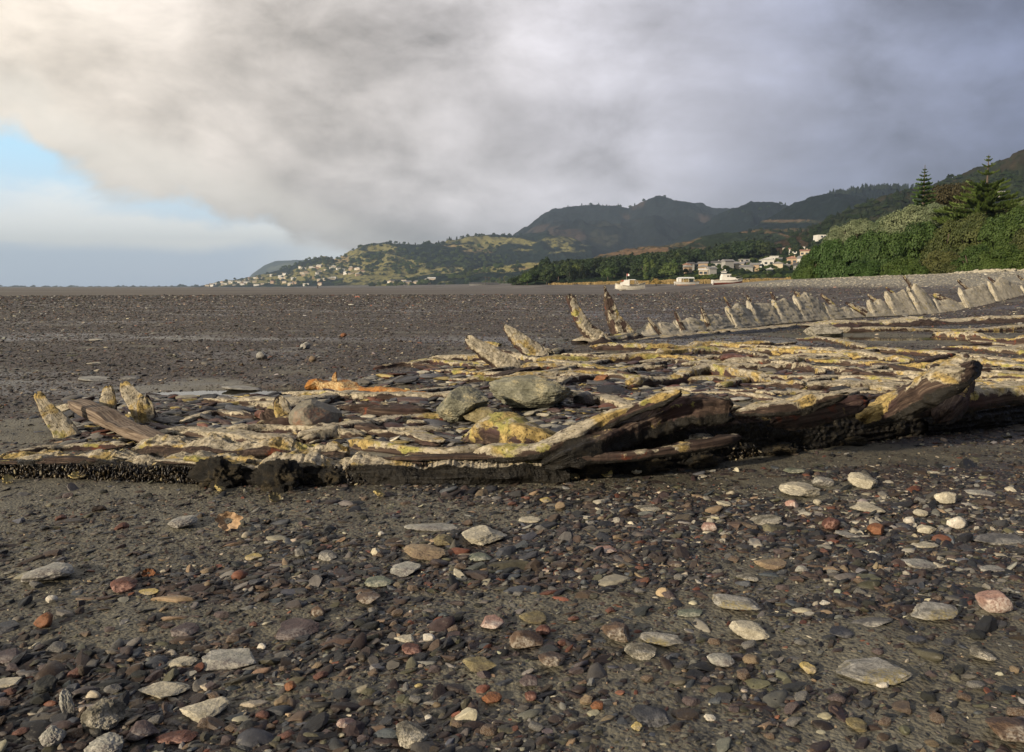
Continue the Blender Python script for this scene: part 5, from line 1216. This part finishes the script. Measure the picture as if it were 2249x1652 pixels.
# trees of the wood
TM = {}
for nm, mt in (('wood', ML_wood), ('light', ML_light)):
    TM[nm] = [leafcloud(lumps_dome(26, 40+q, .5, .5, .62, .26, .44, .34), 2600, .085, 30+q, mt) for q in range(4)]
cl = []
for q in range(3):
    rng = np.random.RandomState(q); L = [(rng.normal(0, .03), rng.normal(0, .03), z, .05+.20*(1-z)**.8*rng.uniform(.8, 1.2)) for z in np.linspace(.12, .97, 16)]
    cl.append(leafcloud(L, 2400, .075, 70+q, ML_dark))
TM['dark'] = cl
cl = []
for q in range(2):
    rng = np.random.RandomState(q+9); L = [(rng.normal(0, .02), rng.normal(0, .02), z, .13*math.sin(PI*min(1, z*.9+.08))**.5) for z in np.linspace(.1, .95, 14)]
    cl.append(leafcloud(L, 2000, .07, 75+q, ML_light))
TM['poplar'] = cl
def trunk_me(k):
    m = MB(); m.tube([(0, 0, -.15), (0, 0, .3), (.02, 0, .62)], [.035, .026, .01], 6)
    for a in (.3, 2.3, 4.4): m.tube([(0, 0, .28), (.16*math.cos(a), .16*math.sin(a), .48), (.24*math.cos(a), .24*math.sin(a), .66)], [.018, .01, .005], 5)
    o = m.build('trunk', M_bark, None, True); me = o.data; bpy.data.objects.remove(o); return me
trunk0 = trunk_me(0)
def tree(p, H, kind, q, label, group, name='tree', wid=1.0, cat='tree'):
    o = empty(name, p, q*2.1); o.scale = (H*wid, H*wid, H)
    obj('crown', TM[kind][q % len(TM[kind])], o); obj('trunk', trunk0, o)
    tag(o, label, cat, group); return o
rt = random.Random(21)
# individual trees along the front of the wood
nt_ = 0
for i in range(64):
    u = 1125+i*8.6+rt.uniform(-3, 3); D = rt.uniform(430, 520); x = (u-UC)/F*D
    g = max(gz(x, D), drop(x, D, [9])); hpx = np.interp(u, [1125, 1180, 1240, 1450, 1660, 1680], [20, 34, 40, 44, 44, 38])*rt.uniform(.75, 1.1)
    kd = rt.choices(['wood', 'light', 'dark'], [6, 2, 1])[0]
    if u > 1480: hpx *= .3
    tree((x, D, g-.4), hpx*D/F, kd, i, {'wood': 'rounded dark green tree along the front of the wood', 'light': 'lighter green willow-like tree along the front of the wood', 'dark': 'dark pointed conifer along the front of the wood'}[kd],
         {'wood': 'broadleaf trees fronting the wood', 'light': 'light trees fronting the wood', 'dark': 'conifers fronting the wood'}[kd], wid=1.0 if kd != 'dark' else 1.0)
for (u, vt, D, kd, nm, lab) in [(1197, 560, 560, 'dark', 'pine_tree', 'tall dark pine rising alone above the left end of the wood'), (1420, 566, 440, 'poplar', 'poplar', 'pale poplar at the front of the wood, left one'), (1434, 570, 440, 'poplar', 'poplar', 'pale poplar at the front of the wood, right one'), (1482, 568, 450, 'poplar', 'poplar', 'slim poplar standing apart from the pair')]:
    p = at(u, vt, D); x = p.x; g = max(gz(x, D), drop(x, D, [9]))
    tree((x, D, g-.5), p.z-g+.5, 'wood' if nm == 'pine_tree' else kd, 1, lab, None, nm, wid=1.0 if nm != 'pine_tree' else .62)
def tscatter(name, pts, kinds, label, cat, hmin, hmax, seed, wid=1.0):
    coll = bpy.data.collections.new(name+'_kinds')
    for kd in kinds:
        for me in TM[kd]: coll.objects.link(bpy.data.objects.new('tree_kind', me))
    rng = np.random.RandomState(seed); n = len(pts); h = rng.uniform(hmin, hmax, n)*(pts[:, 3] if pts.shape[1] > 3 else 1)
    R = np.zeros((n, 3)); R[:, 2] = rng.uniform(0, 6.28, n)
    scatter(name, pts[:, :3], R, np.stack([h*wid, h*wid, h], 1), np.ones((n, 3)), coll, label, cat)
# the wood behind them
P_ = []
rng = np.random.RandomState(4)
while len(P_) < 1500:
    u = rng.uniform(1130, 1700); D = rng.uniform(500, 640); x = (u-UC)/F*D
    g = drop(x, D, [9])
    if g < 0: continue
    sc = float(np.interp(u, [1130, 1175, 1230, 1330, 1450, 1560, 1650, 1690], [.30, .62, .72, .72, .88, .95, 1.05, .8]))
    if u > 1490 and D < 600: continue
    P_.append((x, D, g-.5, sc))
tscatter('woodland', np.array(P_), ['wood', 'wood', 'dark'], 'dense dark green wood behind the front trees', 'wood', 11, 16.5, 3)
P_ = []
while len(P_) < 900:          # garden trees between the houses
    u = rng.uniform(1475, 1800); D = rng.uniform(360, 640); x = (u-UC)/F*D; g = max(gz(x, D), drop(x, D, [9, 8])); P_.append((x, D, g-.3, 1))
tscatter('garden_trees', np.array(P_), ['wood', 'light'], 'low garden trees and hedges between the hillside houses', 'trees', 1.2, 3.0, 5, 1.4)
# pines on the dark ridges, scattered trees on hills and skyline
def on_hills(n, boxu, boxv, seed, maxd=1e9, mind=0, prob=None):
    rng = np.random.RandomState(seed); out = []; tries = 0
    while len(out) < n and tries < n*8:
        tries += 1; u, v = rng.uniform(*boxu), rng.uniform(*boxv); h = hit(u, v)
        if h and mind < h[1] < maxd: out.append((h[0].x, h[0].y, h[0].z-1, 1))
    return np.array(out)
def ridge_pts(idx, u0, u1, n, seed, jig=1.0):
    V = HILLS[idx][1]; rng = np.random.RandomState(seed); ns = {6: 420}.get(idx, None)
    out = []
    for i in range(n):
        u = rng.uniform(u0, u1)
        for v in np.arange(380, 632, 1.5):
            h = TREES[idx].ray_cast(Vector((0, 0, EYE)), ray(u, v).normalized())
            if h[0] is not None: out.append((h[0].x, h[0].y, h[0].z-2, 1)); break
    return np.array(out)
tscatter('ridge_pines', ridge_pts(6, 1770, 2060, 330, 1), ['dark'], 'dark pines bristling along the forest ridge', 'pines', 8, 16, 2, .9)
P1 = np.concatenate([ridge_pts(3, 1240, 1520, 16, 2), ridge_pts(1, 850, 1150, 46, 3), ridge_pts(4, 1600, 1760, 14, 4)])
tscatter('skyline_trees', P1, ['wood', 'dark'], 'scattered trees standing on the hill crests', 'trees', 6, 13, 4, 1.1)
tscatter('hill_trees', np.concatenate([on_hills(500, (470, 1150), (560, 630), 5, 4000), on_hills(260, (560, 1100), (535, 590), 6, 4000)]), ['wood', 'light'], 'trees dotted over the village hillside', 'trees', 6, 11, 5, 1.2)
tscatter('scrub', on_hills(700, (1640, 2249), (380, 560), 7, 1500, 300), ['wood', 'dark'], 'scrub dotted over the near brown hill', 'scrub', 3, 7, 6, 1.3)
# low shore trees on the far left horizon
P_ = []
for i in range(260):
    u = rng.uniform(-60, 480); D = rng.uniform(3600, 4300)
    dens = .5+.5*math.sin(u*.05)+.6*(u > 380)
    if rng.uniform() < .35+.5*dens: P_.append(((u-UC)/F*D, D, -1.5, rng.uniform(.3, 1.0)*(1.3 if u > 400 else .8)))
tscatter('shore_trees', np.array(P_), ['wood'], 'low line of trees on the far left horizon', 'trees', 9, 15, 9, 1.6)

# ---------------------------------------------------------------- dry grass bank
def m_grass(t, setp):
    n = t.noise(t.pos(), .5, 4, .6); c = t.ramp(n, [(.3, (.13, .10, .045)), (.5, (.30, .22, .10)), (.7, (.42, .32, .16))])
    setp(Base_Color=c, Roughness=.9, Specular_IOR_Level=.1)
M_grass = material('dry grass', m_grass)
def grass_bank():
    rng = np.random.RandomState(6); n = 52000
    y = rng.uniform(95, 380, n); xc = np.interp(y, CY, CX); x = xc+rng.uniform(-2, 26, n)*np.clip(y/200, .4, 1.4)
    clump = fbm2(x*.25, y*.12, 3, 61); k = clump > -.28; x, y = x[k], y[k]; n = len(x); z = ground_h(x, y)
    h = (.45+.55*np.clip(fbm2(x*.3, y*.2, 3, 62)+.3, 0, 1))*rng.uniform(.6, 1.2, n); w_ = .10+.0006*y
    a = rng.uniform(0, PI, n); dx, dy = np.cos(a)*w_, np.sin(a)*w_*.5; lx, ly = rng.normal(0, .16, n), rng.normal(0, .16, n)
    V = np.stack([np.stack([x-dx, y-dy, z-.05], 1), np.stack([x+dx, y+dy, z-.05], 1), np.stack([x+dx*.3+lx, y+dy*.3+ly, z+h], 1), np.stack([x-dx*.5+lx, y-dy*.5+ly, z+h*.9], 1)], 1).reshape(-1, 3)
    tag(obj('grass', mesh('grass', V, np.arange(len(V)).reshape(-1, 4), M_grass, False)), 'tawny dry grass bank behind the stranded boats', 'grass', kind='stuff')
grass_bank()
# a yellow shrub and a dark one on that bank
for (u, vb, D, hpx, kd, lab) in [(1441, 616, 250, 15, 'light', 'round yellowish bush standing on the dry grass bank'), (1935-20, 0, 0, 0, '', '')][:1]:
    p = at(u, vb, D); o = tree((p.x, D, gz(p.x, D)-.2), hpx*D/F+.4, 'light', 2, lab, None, 'bush', 1.5, 'bush')
    for c in o.children:
        if c.name.startswith('crown'):
            c.data = c.data.copy(); c.data.materials[0] = m_leaf('yellow bush leaves', (.22, .17, .06), (.36, .29, .12))
for i in range(26):
    y = rt.uniform(130, 340); x = float(np.interp(y, CY, CX))+rt.uniform(4, 26); tree((x, y, gz(x, y)-.3), rt.uniform(1.0, 2.2), 'wood', i, 'small dark bush in the dry grass bank', 'small bushes in the dry grass', 'bush', 1.4, 'bush')

# pale rocks at the edge of the beach
rk = random.Random(5)
rock_me = []
for q in range(5):
    V, Fc = stone_geo(4, 700+q, 1, 10, .15); V = V/np.abs(V).max(0)[None]; rock_me.append(mesh('rock', V, Fc, SM['cream'], False))
for i in range(70):
    u = 2075+i*3.0+rk.uniform(-4, 4); D = 60+rk.uniform(-3, 3); x = (u-UC)/F*D; s = rk.uniform(.12, .42)*(1.0 if u > 2130 else .6)
    D += rk.uniform(-1, 5); x = (u-UC)/F*D; z = gz(x, D)
    o = obj('rock', rk.choice(rock_me), None, (x, D, z+s*.1+rk.uniform(-.05, .10)), (rk.uniform(-.4, .4), rk.uniform(-.4, .4), rk.uniform(0, 3)), (s, s*.7, s*.45))
    tag(o, 'pale boulder in the rock bank between beach and shrubs', 'rock', 'pale rocks edging the beach')
# ---------------------------------------------------------------- houses
def flat_mat(name, c, rough=.7, var=.12):
    def fn(t, setp):
        n = t.noise(t.coord('Object'), 2.0, 5, .6); setp(Base_Color=t.mix(1.0, c, t.ramp(n, [(.3, 1-var*2), (.7, 1+var)]), 'MULTIPLY'), Roughness=rough)
    return material(name, fn)
HW = [flat_mat('white wall', (.72, .71, .67)), flat_mat('cream wall', (.58, .50, .38)), flat_mat('grey wall', (.36, .36, .35)), flat_mat('tan wall', (.42, .31, .21))]
HR = [flat_mat('dark roof', (.10, .10, .105)), flat_mat('grey roof', (.25, .25, .26)), flat_mat('red roof', (.30, .17, .13)), flat_mat('white roof', (.66, .66, .65))]
M_glass = material('window glass', lambda t, s: s(Base_Color=(.03, .04, .05), Roughness=.08, Specular_IOR_Level=.8))
def house_me(w_, d_, h_, roof, seed):
    r = random.Random(seed)
    wl = MB(); wl.box((0, 0, h_/2-1), (w_, d_, h_+2))
    rf = MB(); e = .5
    if roof == 'gable':
        rf.prism([(-w_/2-e, h_), (w_/2+e, h_), (w_/2+e, h_+.18), (0, h_+w_*.20+.2), (-w_/2-e, h_+.18)], -d_/2-e, d_/2+e)
    elif roof == 'long':
        q = MB(); P = [(-d_/2-e, h_), (d_/2+e, h_), (d_/2+e, h_+.18), (0, h_+d_*.24+.2), (-d_/2-e, h_+.18)]
        n = len(P); V = [(-w_/2-e, y, z) for y, z in P]+[(w_/2+e, y, z) for y, z in P]
        rf.add(V, [(i, n+i, n+(i+1) % n, (i+1) % n) for i in range(n)]+[(0, 1, 2), (0, 2, 3), (0, 3, 4), (5, 7, 6), (5, 8, 7), (5, 9, 8)])
    else: rf.box((0, 0, h_+.15), (w_+e, d_+e, .3))
    wins = []
    n = max(2, int(w_/3.2))
    for fl in range(1 if h_ < 4.5 else 2):
        for i in range(n):
            wins.append(((i+.5)/n*w_-w_/2, -d_/2-.03, 1.5+fl*2.7))
    return wl, rf, wins
def house(p, w_, d_, h_, roof, wm, rm, label, group, seed, rz=0, detail=True, name='house'):
    wl, rf, wins = house_me(w_, d_, h_, roof, seed)
    o = empty(name, p, rz); tag(o, label, 'house', group)
    wall_ = wl.build('wall', wm, o); roof_ = rf.build('roof', rm, o)
    if detail and roof != 'flat':
        m = MB(); m.box((w_*.2, 0, h_+d_*.22), (.7, .7, 1.6)); m.build('chimney', wm, roof_)
    if detail:
        m = MB(); m.box((0, 0, 0), (1.7, .10, 1.25)); first = None
        for q in wins:
            if first is None: first = m.build('window', M_glass, wall_, loc=q)
            else:
                c = first.copy(); C.objects.link(c); c.parent = wall_; c.location = q
    return o
HS = [ # u, v base, width px, storeys height m, roof, wall, roofmat, label
(1508, 606, 26, 5.5, 'flat', 0, 3, 'white two storey house just behind the canopied boat'), (1545, 604, 30, 3.6, 'long', 1, 3, 'cream low house right of the canopied boat'), (1590, 607, 18, 3.4, 'gable', 0, 1, 'small white gabled house below the wood edge'),
(1574, 586, 34, 3.4, 'long', 2, 0, 'long grey house at the edge of the wood, uppermost of its row'), (1620, 590, 46, 3.6, 'long', 1, 1, 'long pale house with grey roof behind the white launch'), (1634, 577, 36, 3.0, 'flat', 2, 1, 'grey flat house above the long pale one'),
(1686, 582, 36, 4.6, 'gable', 0, 3, 'white gabled house in the middle of the hillside group'), (1700, 573, 26, 4.0, 'flat', 0, 3, 'white flat roofed house above the gabled one'), (1668, 587, 16, 3.0, 'flat', 0, 3, 'tiny white building left of the gabled house'),
(1740, 579, 34, 4.2, 'gable', 3, 2, 'tan house with reddish roof in the hillside group'), (1776-8, 580, 44, 4.6, 'long', 0, 1, 'wide white house with grey roof close to the shrub bank'), (1758, 593, 44, 3.6, 'long', 2, 0, 'grey roofed house lower on the hillside'),
(1712, 574, 18, 3, 'flat', 2, 1, 'small grey house right of the white flat roofed one'), (1725, 592, 24, 3.2, 'long', 2, 1, 'low grey house in the trees'), (1668+22, 600, 16, 3.0, 'gable', 2, 3, 'small greyish house lowest among the trees'),
(1716, 556, 22, 5.2, 'flat', 3, 2, 'dark red house at the left of the upper row'), (1742, 557, 26, 4.2, 'long', 0, 2, 'white house in the upper row'), (1728, 551, 24, 3.6, 'flat', 1, 1, 'cream building behind the upper row'), (1758, 550, 30, 3.4, 'flat', 0, 1, 'flat white house at the top of the upper row'),
(1772-4, 561, 30, 3.8, 'long', 1, 2, 'cream house with an orange red roof beside the shrub bank'), (1672, 579, 14, 3, 'flat', 0, 3, 'small white garage at the wood edge')]
for i, (u, v, w_, h_, rf, wm, rm, lab) in enumerate(HS):
    h = hit(u, v)
    D = h[1] if h else 520
    p = h[0] if h else at(u, v, D)
    house((p.x, p.y, p.z-.4), w_*D/F*.6, w_*D/F*.42, h_*.8, rf, HW[wm], HR[rm], lab, 'houses on the hillside behind the boats', i, math.atan2(-p.x, p.y)*.6+rt.uniform(-.3, .3))
rj = random.Random(8)
for i in range(20):
    u = rj.uniform(1500, 1775); v = rj.uniform(np.interp(u, [1500, 1640, 1690, 1775], [590, 574, 560, 545]), 603)
    if any(abs(u-q[0]) < 16 and abs(v-q[1]) < 7 for q in HS): continue
    h = hit(u, v); p = h[0]
    house((p.x, p.y, p.z-.3), rj.uniform(3.5, 6.5), 4, rj.uniform(2.2, 3.4), rj.choice(['long', 'gable']), HW[rj.choice([1, 2, 2, 3])], HR[rj.choice([0, 1, 1, 2])], 'small muted house half hidden in the hillside gardens', 'small houses in the hillside gardens', i, rj.uniform(-.4, .4), detail=False)
h = hit(1810, 528)
p = h[0]; D = h[1]; k = D/F
o = empty('house', (p.x, p.y, p.z-.5)); tag(o, 'white modern stepped house alone on the slope above the shrub bank', 'house')
m = MB(); m.box((-5*k, 0, 2.2), (26*k, 10, 5.5)); m.box((3*k, 1, 5*k), (16*k, 8, 9*k)); m.box((14*k, 1, 6*k), (3*k, 3, 11*k)); m.build('wall', HW[0], o)
m = MB(); m.box((3*k, 1, 9.7*k), (17*k, 9, .3)); m.build('roof', HR[3], o)
for j in (-9, -3, 3): 
    m = MB(); m.box((j*k, -5.05, 3.4), (4*k, .1, 1.4)); m.build('window', M_glass, o)
h = hit(2197, 432); p = h[0]; house((p.x, p.y, p.z-.5), 7, 6, 5, 'flat', HW[0], HR[3], 'small white cabin high on the near hill beside the wide pine', None, 3)
rv = random.Random(31)
vil = 0; tries = 0
while vil < 96 and tries < 2000:
    tries += 1
    a = rv.random()
    if a < .72: u = rv.uniform(455, 810); v = rv.uniform(np.interp(u, [455, 560, 640, 700, 800], [627, 610, 602, 594, 588]), 629)
    elif a < .84: u = rv.uniform(650, 790); v = rv.gauss(592, 2.5)
    else: u = rv.uniform(835, 950); v = rv.uniform(608, 625)
    h = hit(u, v)
    if not h or h[1] > 3600: continue
    p = h[0]; s = rv.uniform(8, 16); wi = rv.choice([0, 0, 1, 1, 3]); ri = rv.choice([0, 1, 2, 3, 3])
    lab, gr = (('pale house in the village on the low slope by the water', 'village houses on the low slope') if a < .72 else ('pale house in the row along the village ridge', 'houses along the village ridge') if a < .84 else ('pale house in the cluster under the pasture hill', 'houses under the pasture hill'))
    house((p.x, p.y, p.z-.5), s, s*.7, rv.uniform(3.2, 6.2), rv.choice(['gable', 'long', 'flat']), HW[wi], HR[ri], lab.replace('pale house', ('white', 'cream', '', 'tan')[wi]+' house with '+('dark', 'grey', 'red', 'white')[ri]+' roof'), gr, vil, rv.uniform(-.5, .5), detail=False)
    vil += 1
# poles, mast and marker at the foot of the spur
def pole(u, v, hpx, D, label, cross=True):
    p = at(u, v, D); g = min(p.z, gz(p.x, D)) if False else p.z
    o = empty('utility_pole', (p.x, p.y, g)); tag(o, label, 'utility pole', 'poles by the estuary')
    m = MB(); H = hpx*D/F; m.tube([(0, 0, -1), (0, 0, H)], [.22, .14], 8); m.build('pole', M_bark, o, True)
    if cross: m = MB(); m.box((0, 0, H*.9), (2.6, .2, .25)); m.build('crossarm', M_bark, o)
for i, (u, v, hh) in enumerate([(1066, 627, 20), (1074, 627, 19), (1098, 627, 18), (1107, 627, 20)]): pole(u, v, hh, 760, 'thin utility pole where the flat meets the wood, %s' % ['first from the left', 'second from the left', 'third from the left', 'nearest the wood'][i])
p = at(698, 635, 420); o = empty('channel_marker', (p.x, p.y, p.z)); tag(o, 'dark post marking the channel below the village', 'marker post'); m = MB(); m.tube([(0, 0, -.5), (0, 0, 1.5)], [.25, .2], 8); m.build('post', flat_mat('tarred post', (.03, .03, .03)), o); m = MB(); m.box((0, 0, 1.7), (.7, .7, .5)); m.build('topmark', flat_mat('tarred topmark', (.04, .03, .03)), o)
p = at(2370, 700, 300)
for i in range(5):
    u = 1042+i*9; h = 2; D = 780; p = at(u, 628, D); house((p.x, p.y, p.z-.5), 9+i, 6, h, 'long', HW[2], HR[0], 'low shed on the shore between the poles', 'sheds on the far shore', i, .1*i, detail=False, name='shed')

# ---------------------------------------------------------------- boats
M_hullw = flat_mat('aged white hull paint', (.62, .60, .54), .45); M_white = flat_mat('white gelcoat', (.80, .79, .76), .35, .05)
M_red = flat_mat('antifouling', (.30, .09, .06), .7); M_canv = flat_mat('white canvas', (.70, .73, .76), .8); M_orange = flat_mat('orange trim', (.60, .25, .08)); M_metal = flat_mat('galvanised', (.4, .4, .4), .4)
def hull(L, B, Hs, Hb, Hst, mat, parent, name='hull', keel=.25, y0=0, double=False, shell=.06):
    """stations along x from stern (-) to bow (+); open top with a thickness"""
    n, m = 36, 14; X = np.linspace(-1, 1, n); V = []
    def sec(s, inn):
        bow = np.clip((s+.0), 0, 1)
        wd = (1-bow**2.3)*1.0
        if double: wd = 1-abs(s)**2.4
        else: wd = wd*(.82+.18*np.clip(1-(-s), 0, 1))
        sh = Hs+(Hb-Hs)*max(0, s)**2+(Hst-Hs)*max(0, -s)**2
        row = []
        for j in range(m):
            q = j/(m-1)*2-1
            yy = np.sign(q)*abs(q)**.7*wd*B/2; zz = sh*(abs(q)**2.2)
            zz = zz+(1-abs(q))*0+ (Hb*.30*max(0, s)**4 if not double else Hb*.2*abs(s)**4)*(1-abs(q))
            xx = s*L/2+(L*.035*(zz/sh) if s > .6 else 0)*(s-.6)*2.5
            if inn: yy *= .94; zz = min(zz+.10, sh); 
            row.append((xx, yy, zz))
        return row
    for s in X: V += sec(s, False)
    for s in X: V += sec(s*.985, True)
    V = np.array(V); f = grid_faces(n, m); k = n*m
    i = np.arange(n-1)
    rim = np.concatenate([np.stack([i*m, (i+1)*m, k+(i+1)*m, k+i*m], 1), np.stack([(i+1)*m+m-1, i*m+m-1, k+i*m+m-1, k+(i+1)*m+m-1], 1)])
    j = np.arange(m-1); st = np.stack([j+1, j, k+j, k+j+1], 1)
    return obj(name, mesh(name, V, np.concatenate([f, f[:, ::-1]+k, rim, st]), mat, True), parent)
def place_boat(name, u, vb, D, rz, label, roll=0):
    p = at(u, vb, D); o = empty(name, (p.x, D, gz(p.x, D)), rz); o.rotation_euler = (roll, 0, rz); tag(o, label, 'boat', 'boats stranded by the low tide'); return o
# 1: open double-ended launch with a white cuddy at the left and a frame
b = place_boat('fishing_boat', 1383, 634, 172, math.radians(-4), 'weathered white open launch with a flag, leftmost of the three boats', .05)
hull(6.0, 2.1, 1.0, 1.65, 1.5, M_hullw, b, double=True)
m = MB(); m.box((0, 0, -.03), (4.2, .14, .25)); m.build('keel', M_hullw, b)
m = MB(); m.prism([(-1.95, .95), (-.10, .95), (-.10, 2.15), (-1.15, 2.10), (-1.35, 1.65), (-1.95, 1.5)], -.8, .8); cb_ = m.build('cabin', M_white, b)
m = MB(); m.box((.45, 0, 2.17), (1.35, 1.7, .07)); m.build('canopy', M_white, b)
m = MB(); m.box((-.02, 0, 1.5), (.06, 1.4, 1.1)); m.build('cabin_opening', flat_mat('dark plywood', (.12, .12, .11)), cb_)
for x0, x1 in ((1.1, 1.0), (1.3, 1.9), (.95, 1.5)):
    for s in (-.75, .75): m = MB(); m.tube([(x0, s, 2.15), (x1, s, 1.0)], .035, 6); m.build('stanchion', M_metal, b)
m = MB(); m.tube([(-.7, 0, 2.1), (-.68, 0, 3.4)], .04, 6); mast_ = m.build('mast', M_metal, b)
m = MB()
m.add([(-.66, 0, 3.4), (-.35, .03, 3.36), (-.12, -.03, 3.3), (-.66, 0, 2.95), (-.35, .03, 2.92), (-.12, -.03, 2.9), (-.66, .02, 3.4), (-.35, .05, 3.36), (-.12, -.01, 3.3), (-.66, .02, 2.95), (-.35, .05, 2.92), (-.12, -.01, 2.9)], [(0, 1, 4, 3), (1, 2, 5, 4), (7, 6, 9, 10), (8, 7, 10, 11)])
def m_flag_(t, s_):
    x, y, z = t.sep(t.coord('Object')); s_(Base_Color=t.mix(t.step(x, -.45, -.44), (.5, .06, .05), (.75, .75, .74)), Roughness=.8)
m.build('flag', material('red and white flag', m_flag_), mast_)
m = MB(); m.box((-1.5, 0, 1.98), (.5, .4, .3)); m.build('crate', M_red, b)
for s in (-2.95, 3.0): m = MB(); m.tube([(s, 0, 1.35), (s+.25*np.sign(s), 0, .1)], .03, 6); m.build('mooring_line', M_metal, b)
d = place_boat('dinghy', 1383+8, 635, 168, 0, 'low white dinghy lying in front of the weathered launch')
hull(2.8, 1.1, .30, .42, .34, M_white, d, double=False); m = MB(); m.box((-.2, 0, .25), (.25, 1.0, .04)); m.build('thwart', M_hullw, d)
# 2: small launch with a pale canopy
b = place_boat('launch', 1508, 625, 232, math.radians(3), 'small launch under a pale bluish canopy, middle boat of three', 0)
hull(6.8, 2.1, .85, 1.15, 1.0, M_white, b); m = MB(); m.box((-.3, 0, .1), (5.2, .9, .22)); m.build('keel', M_orange, b)
V = []; n = 20
for xx in np.linspace(-2.7, 1.9, 14):
    for t in np.linspace(0, PI, n): V.append((xx, -math.cos(t)*1.0, 1.9+.35*math.sin(t)-.12*(xx/2.7)**4))
obj('canopy', mesh('canopy', V+[(a, b_*.95, c-.06) for a, b_, c in V], np.concatenate([grid_faces(14, n), grid_faces(14, n)[:, ::-1]+14*n]), M_canv, True), b)
for xx in (-2.6, -1.2, .3, 1.8):
    for s in (-.98, .98): m = MB(); m.tube([(xx, s, .8), (xx, s, 1.95)], .04, 6); m.build('stanchion', M_white, b)
m = MB(); m.prism([(-2.6, .8), (-1.7, .8), (-1.7, 1.9), (-2.6, 1.9)], -.9, .9); m.build('aft_cabin', M_white, b)
m = MB(); m.prism([(.9, .8), (2.2, .8), (1.8, 1.45), (.9, 1.6)], -.7, .7); m.build('windscreen', M_glass, b)
m = MB(); m.box((-1.65, -.6, 1.2), (.3, .3, .9)); m.build('locker', M_orange, b)
# 3: white motor launch
b = place_boat('motor_launch', 1597, 622, 200, math.radians(2), 'bright white cabin launch with red underside, rightmost of the three boats', .04)
hull(7.0, 2.4, 1.15, 1.75, 1.05, M_white, b)
h_ = hull(6.9, 2.2, .62, .95, .5, M_red, b, 'antifouled_bottom', double=False); h_.location = (0, 0, -.04); h_.scale = (1.0, 1.06, 1)
m = MB(); m.prism([(-1.6, 1.0), (2.4, 1.2), (1.7, 1.75), (.95, 1.85), (.45, 2.5), (-1.3, 2.5), (-1.55, 1.9)], -.85, .85); cb_ = m.build('cabin', M_white, b)
m = MB(); m.box((-.35, 0, 2.54), (2.1, 1.9, .08)); m.build('cabin_roof', M_white, b)
for xx, ww in ((-.1, .42), (.45, .36)): m = MB(); m.box((xx, -.86, 2.1), (ww, .05, .34)); m.build('window', M_glass, cb_)
m = MB(); m.box((.80, -.86, 1.98), (.28, .05, .25)); m.build('window', M_glass, cb_)
m = MB(); m.box((-3.65, 0, .75), (.4, .5, .9)); m.build('outboard', M_white, b)
m = MB(); m.tube([(1.4, -.6, 1.8), (2.8, -.35, 2.05), (3.5, 0, 2.15)], .025, 6); m.build('bow_rail', M_metal, b)

# ---------------------------------------------------------------- haze
def m_haze_build():
    m = bpy.data.materials.new('haze'); m.use_nodes = True; nt = m.node_tree; nt.nodes.clear()
    o = nt.nodes.new('ShaderNodeOutputMaterial'); v = nt.nodes.new('ShaderNodeVolumePrincipled')
    v.inputs['Density'].default_value = HAZE; v.inputs['Color'].default_value = (.60, .78, 1.0, 1); v.inputs['Anisotropy'].default_value = .35
    nt.links.new(v.outputs[0], o.inputs['Volume']); return m
HAZE = 0.00014
z0, z1 = -30, 480
m = MB(); m.box((0, 0, (z0+z1)/2), (16400, 16400, z1-z0)); o = m.build('haze', m_haze_build()); tag(o, kind='stuff', label='pale blue evening haze over the bay', cat='haze')
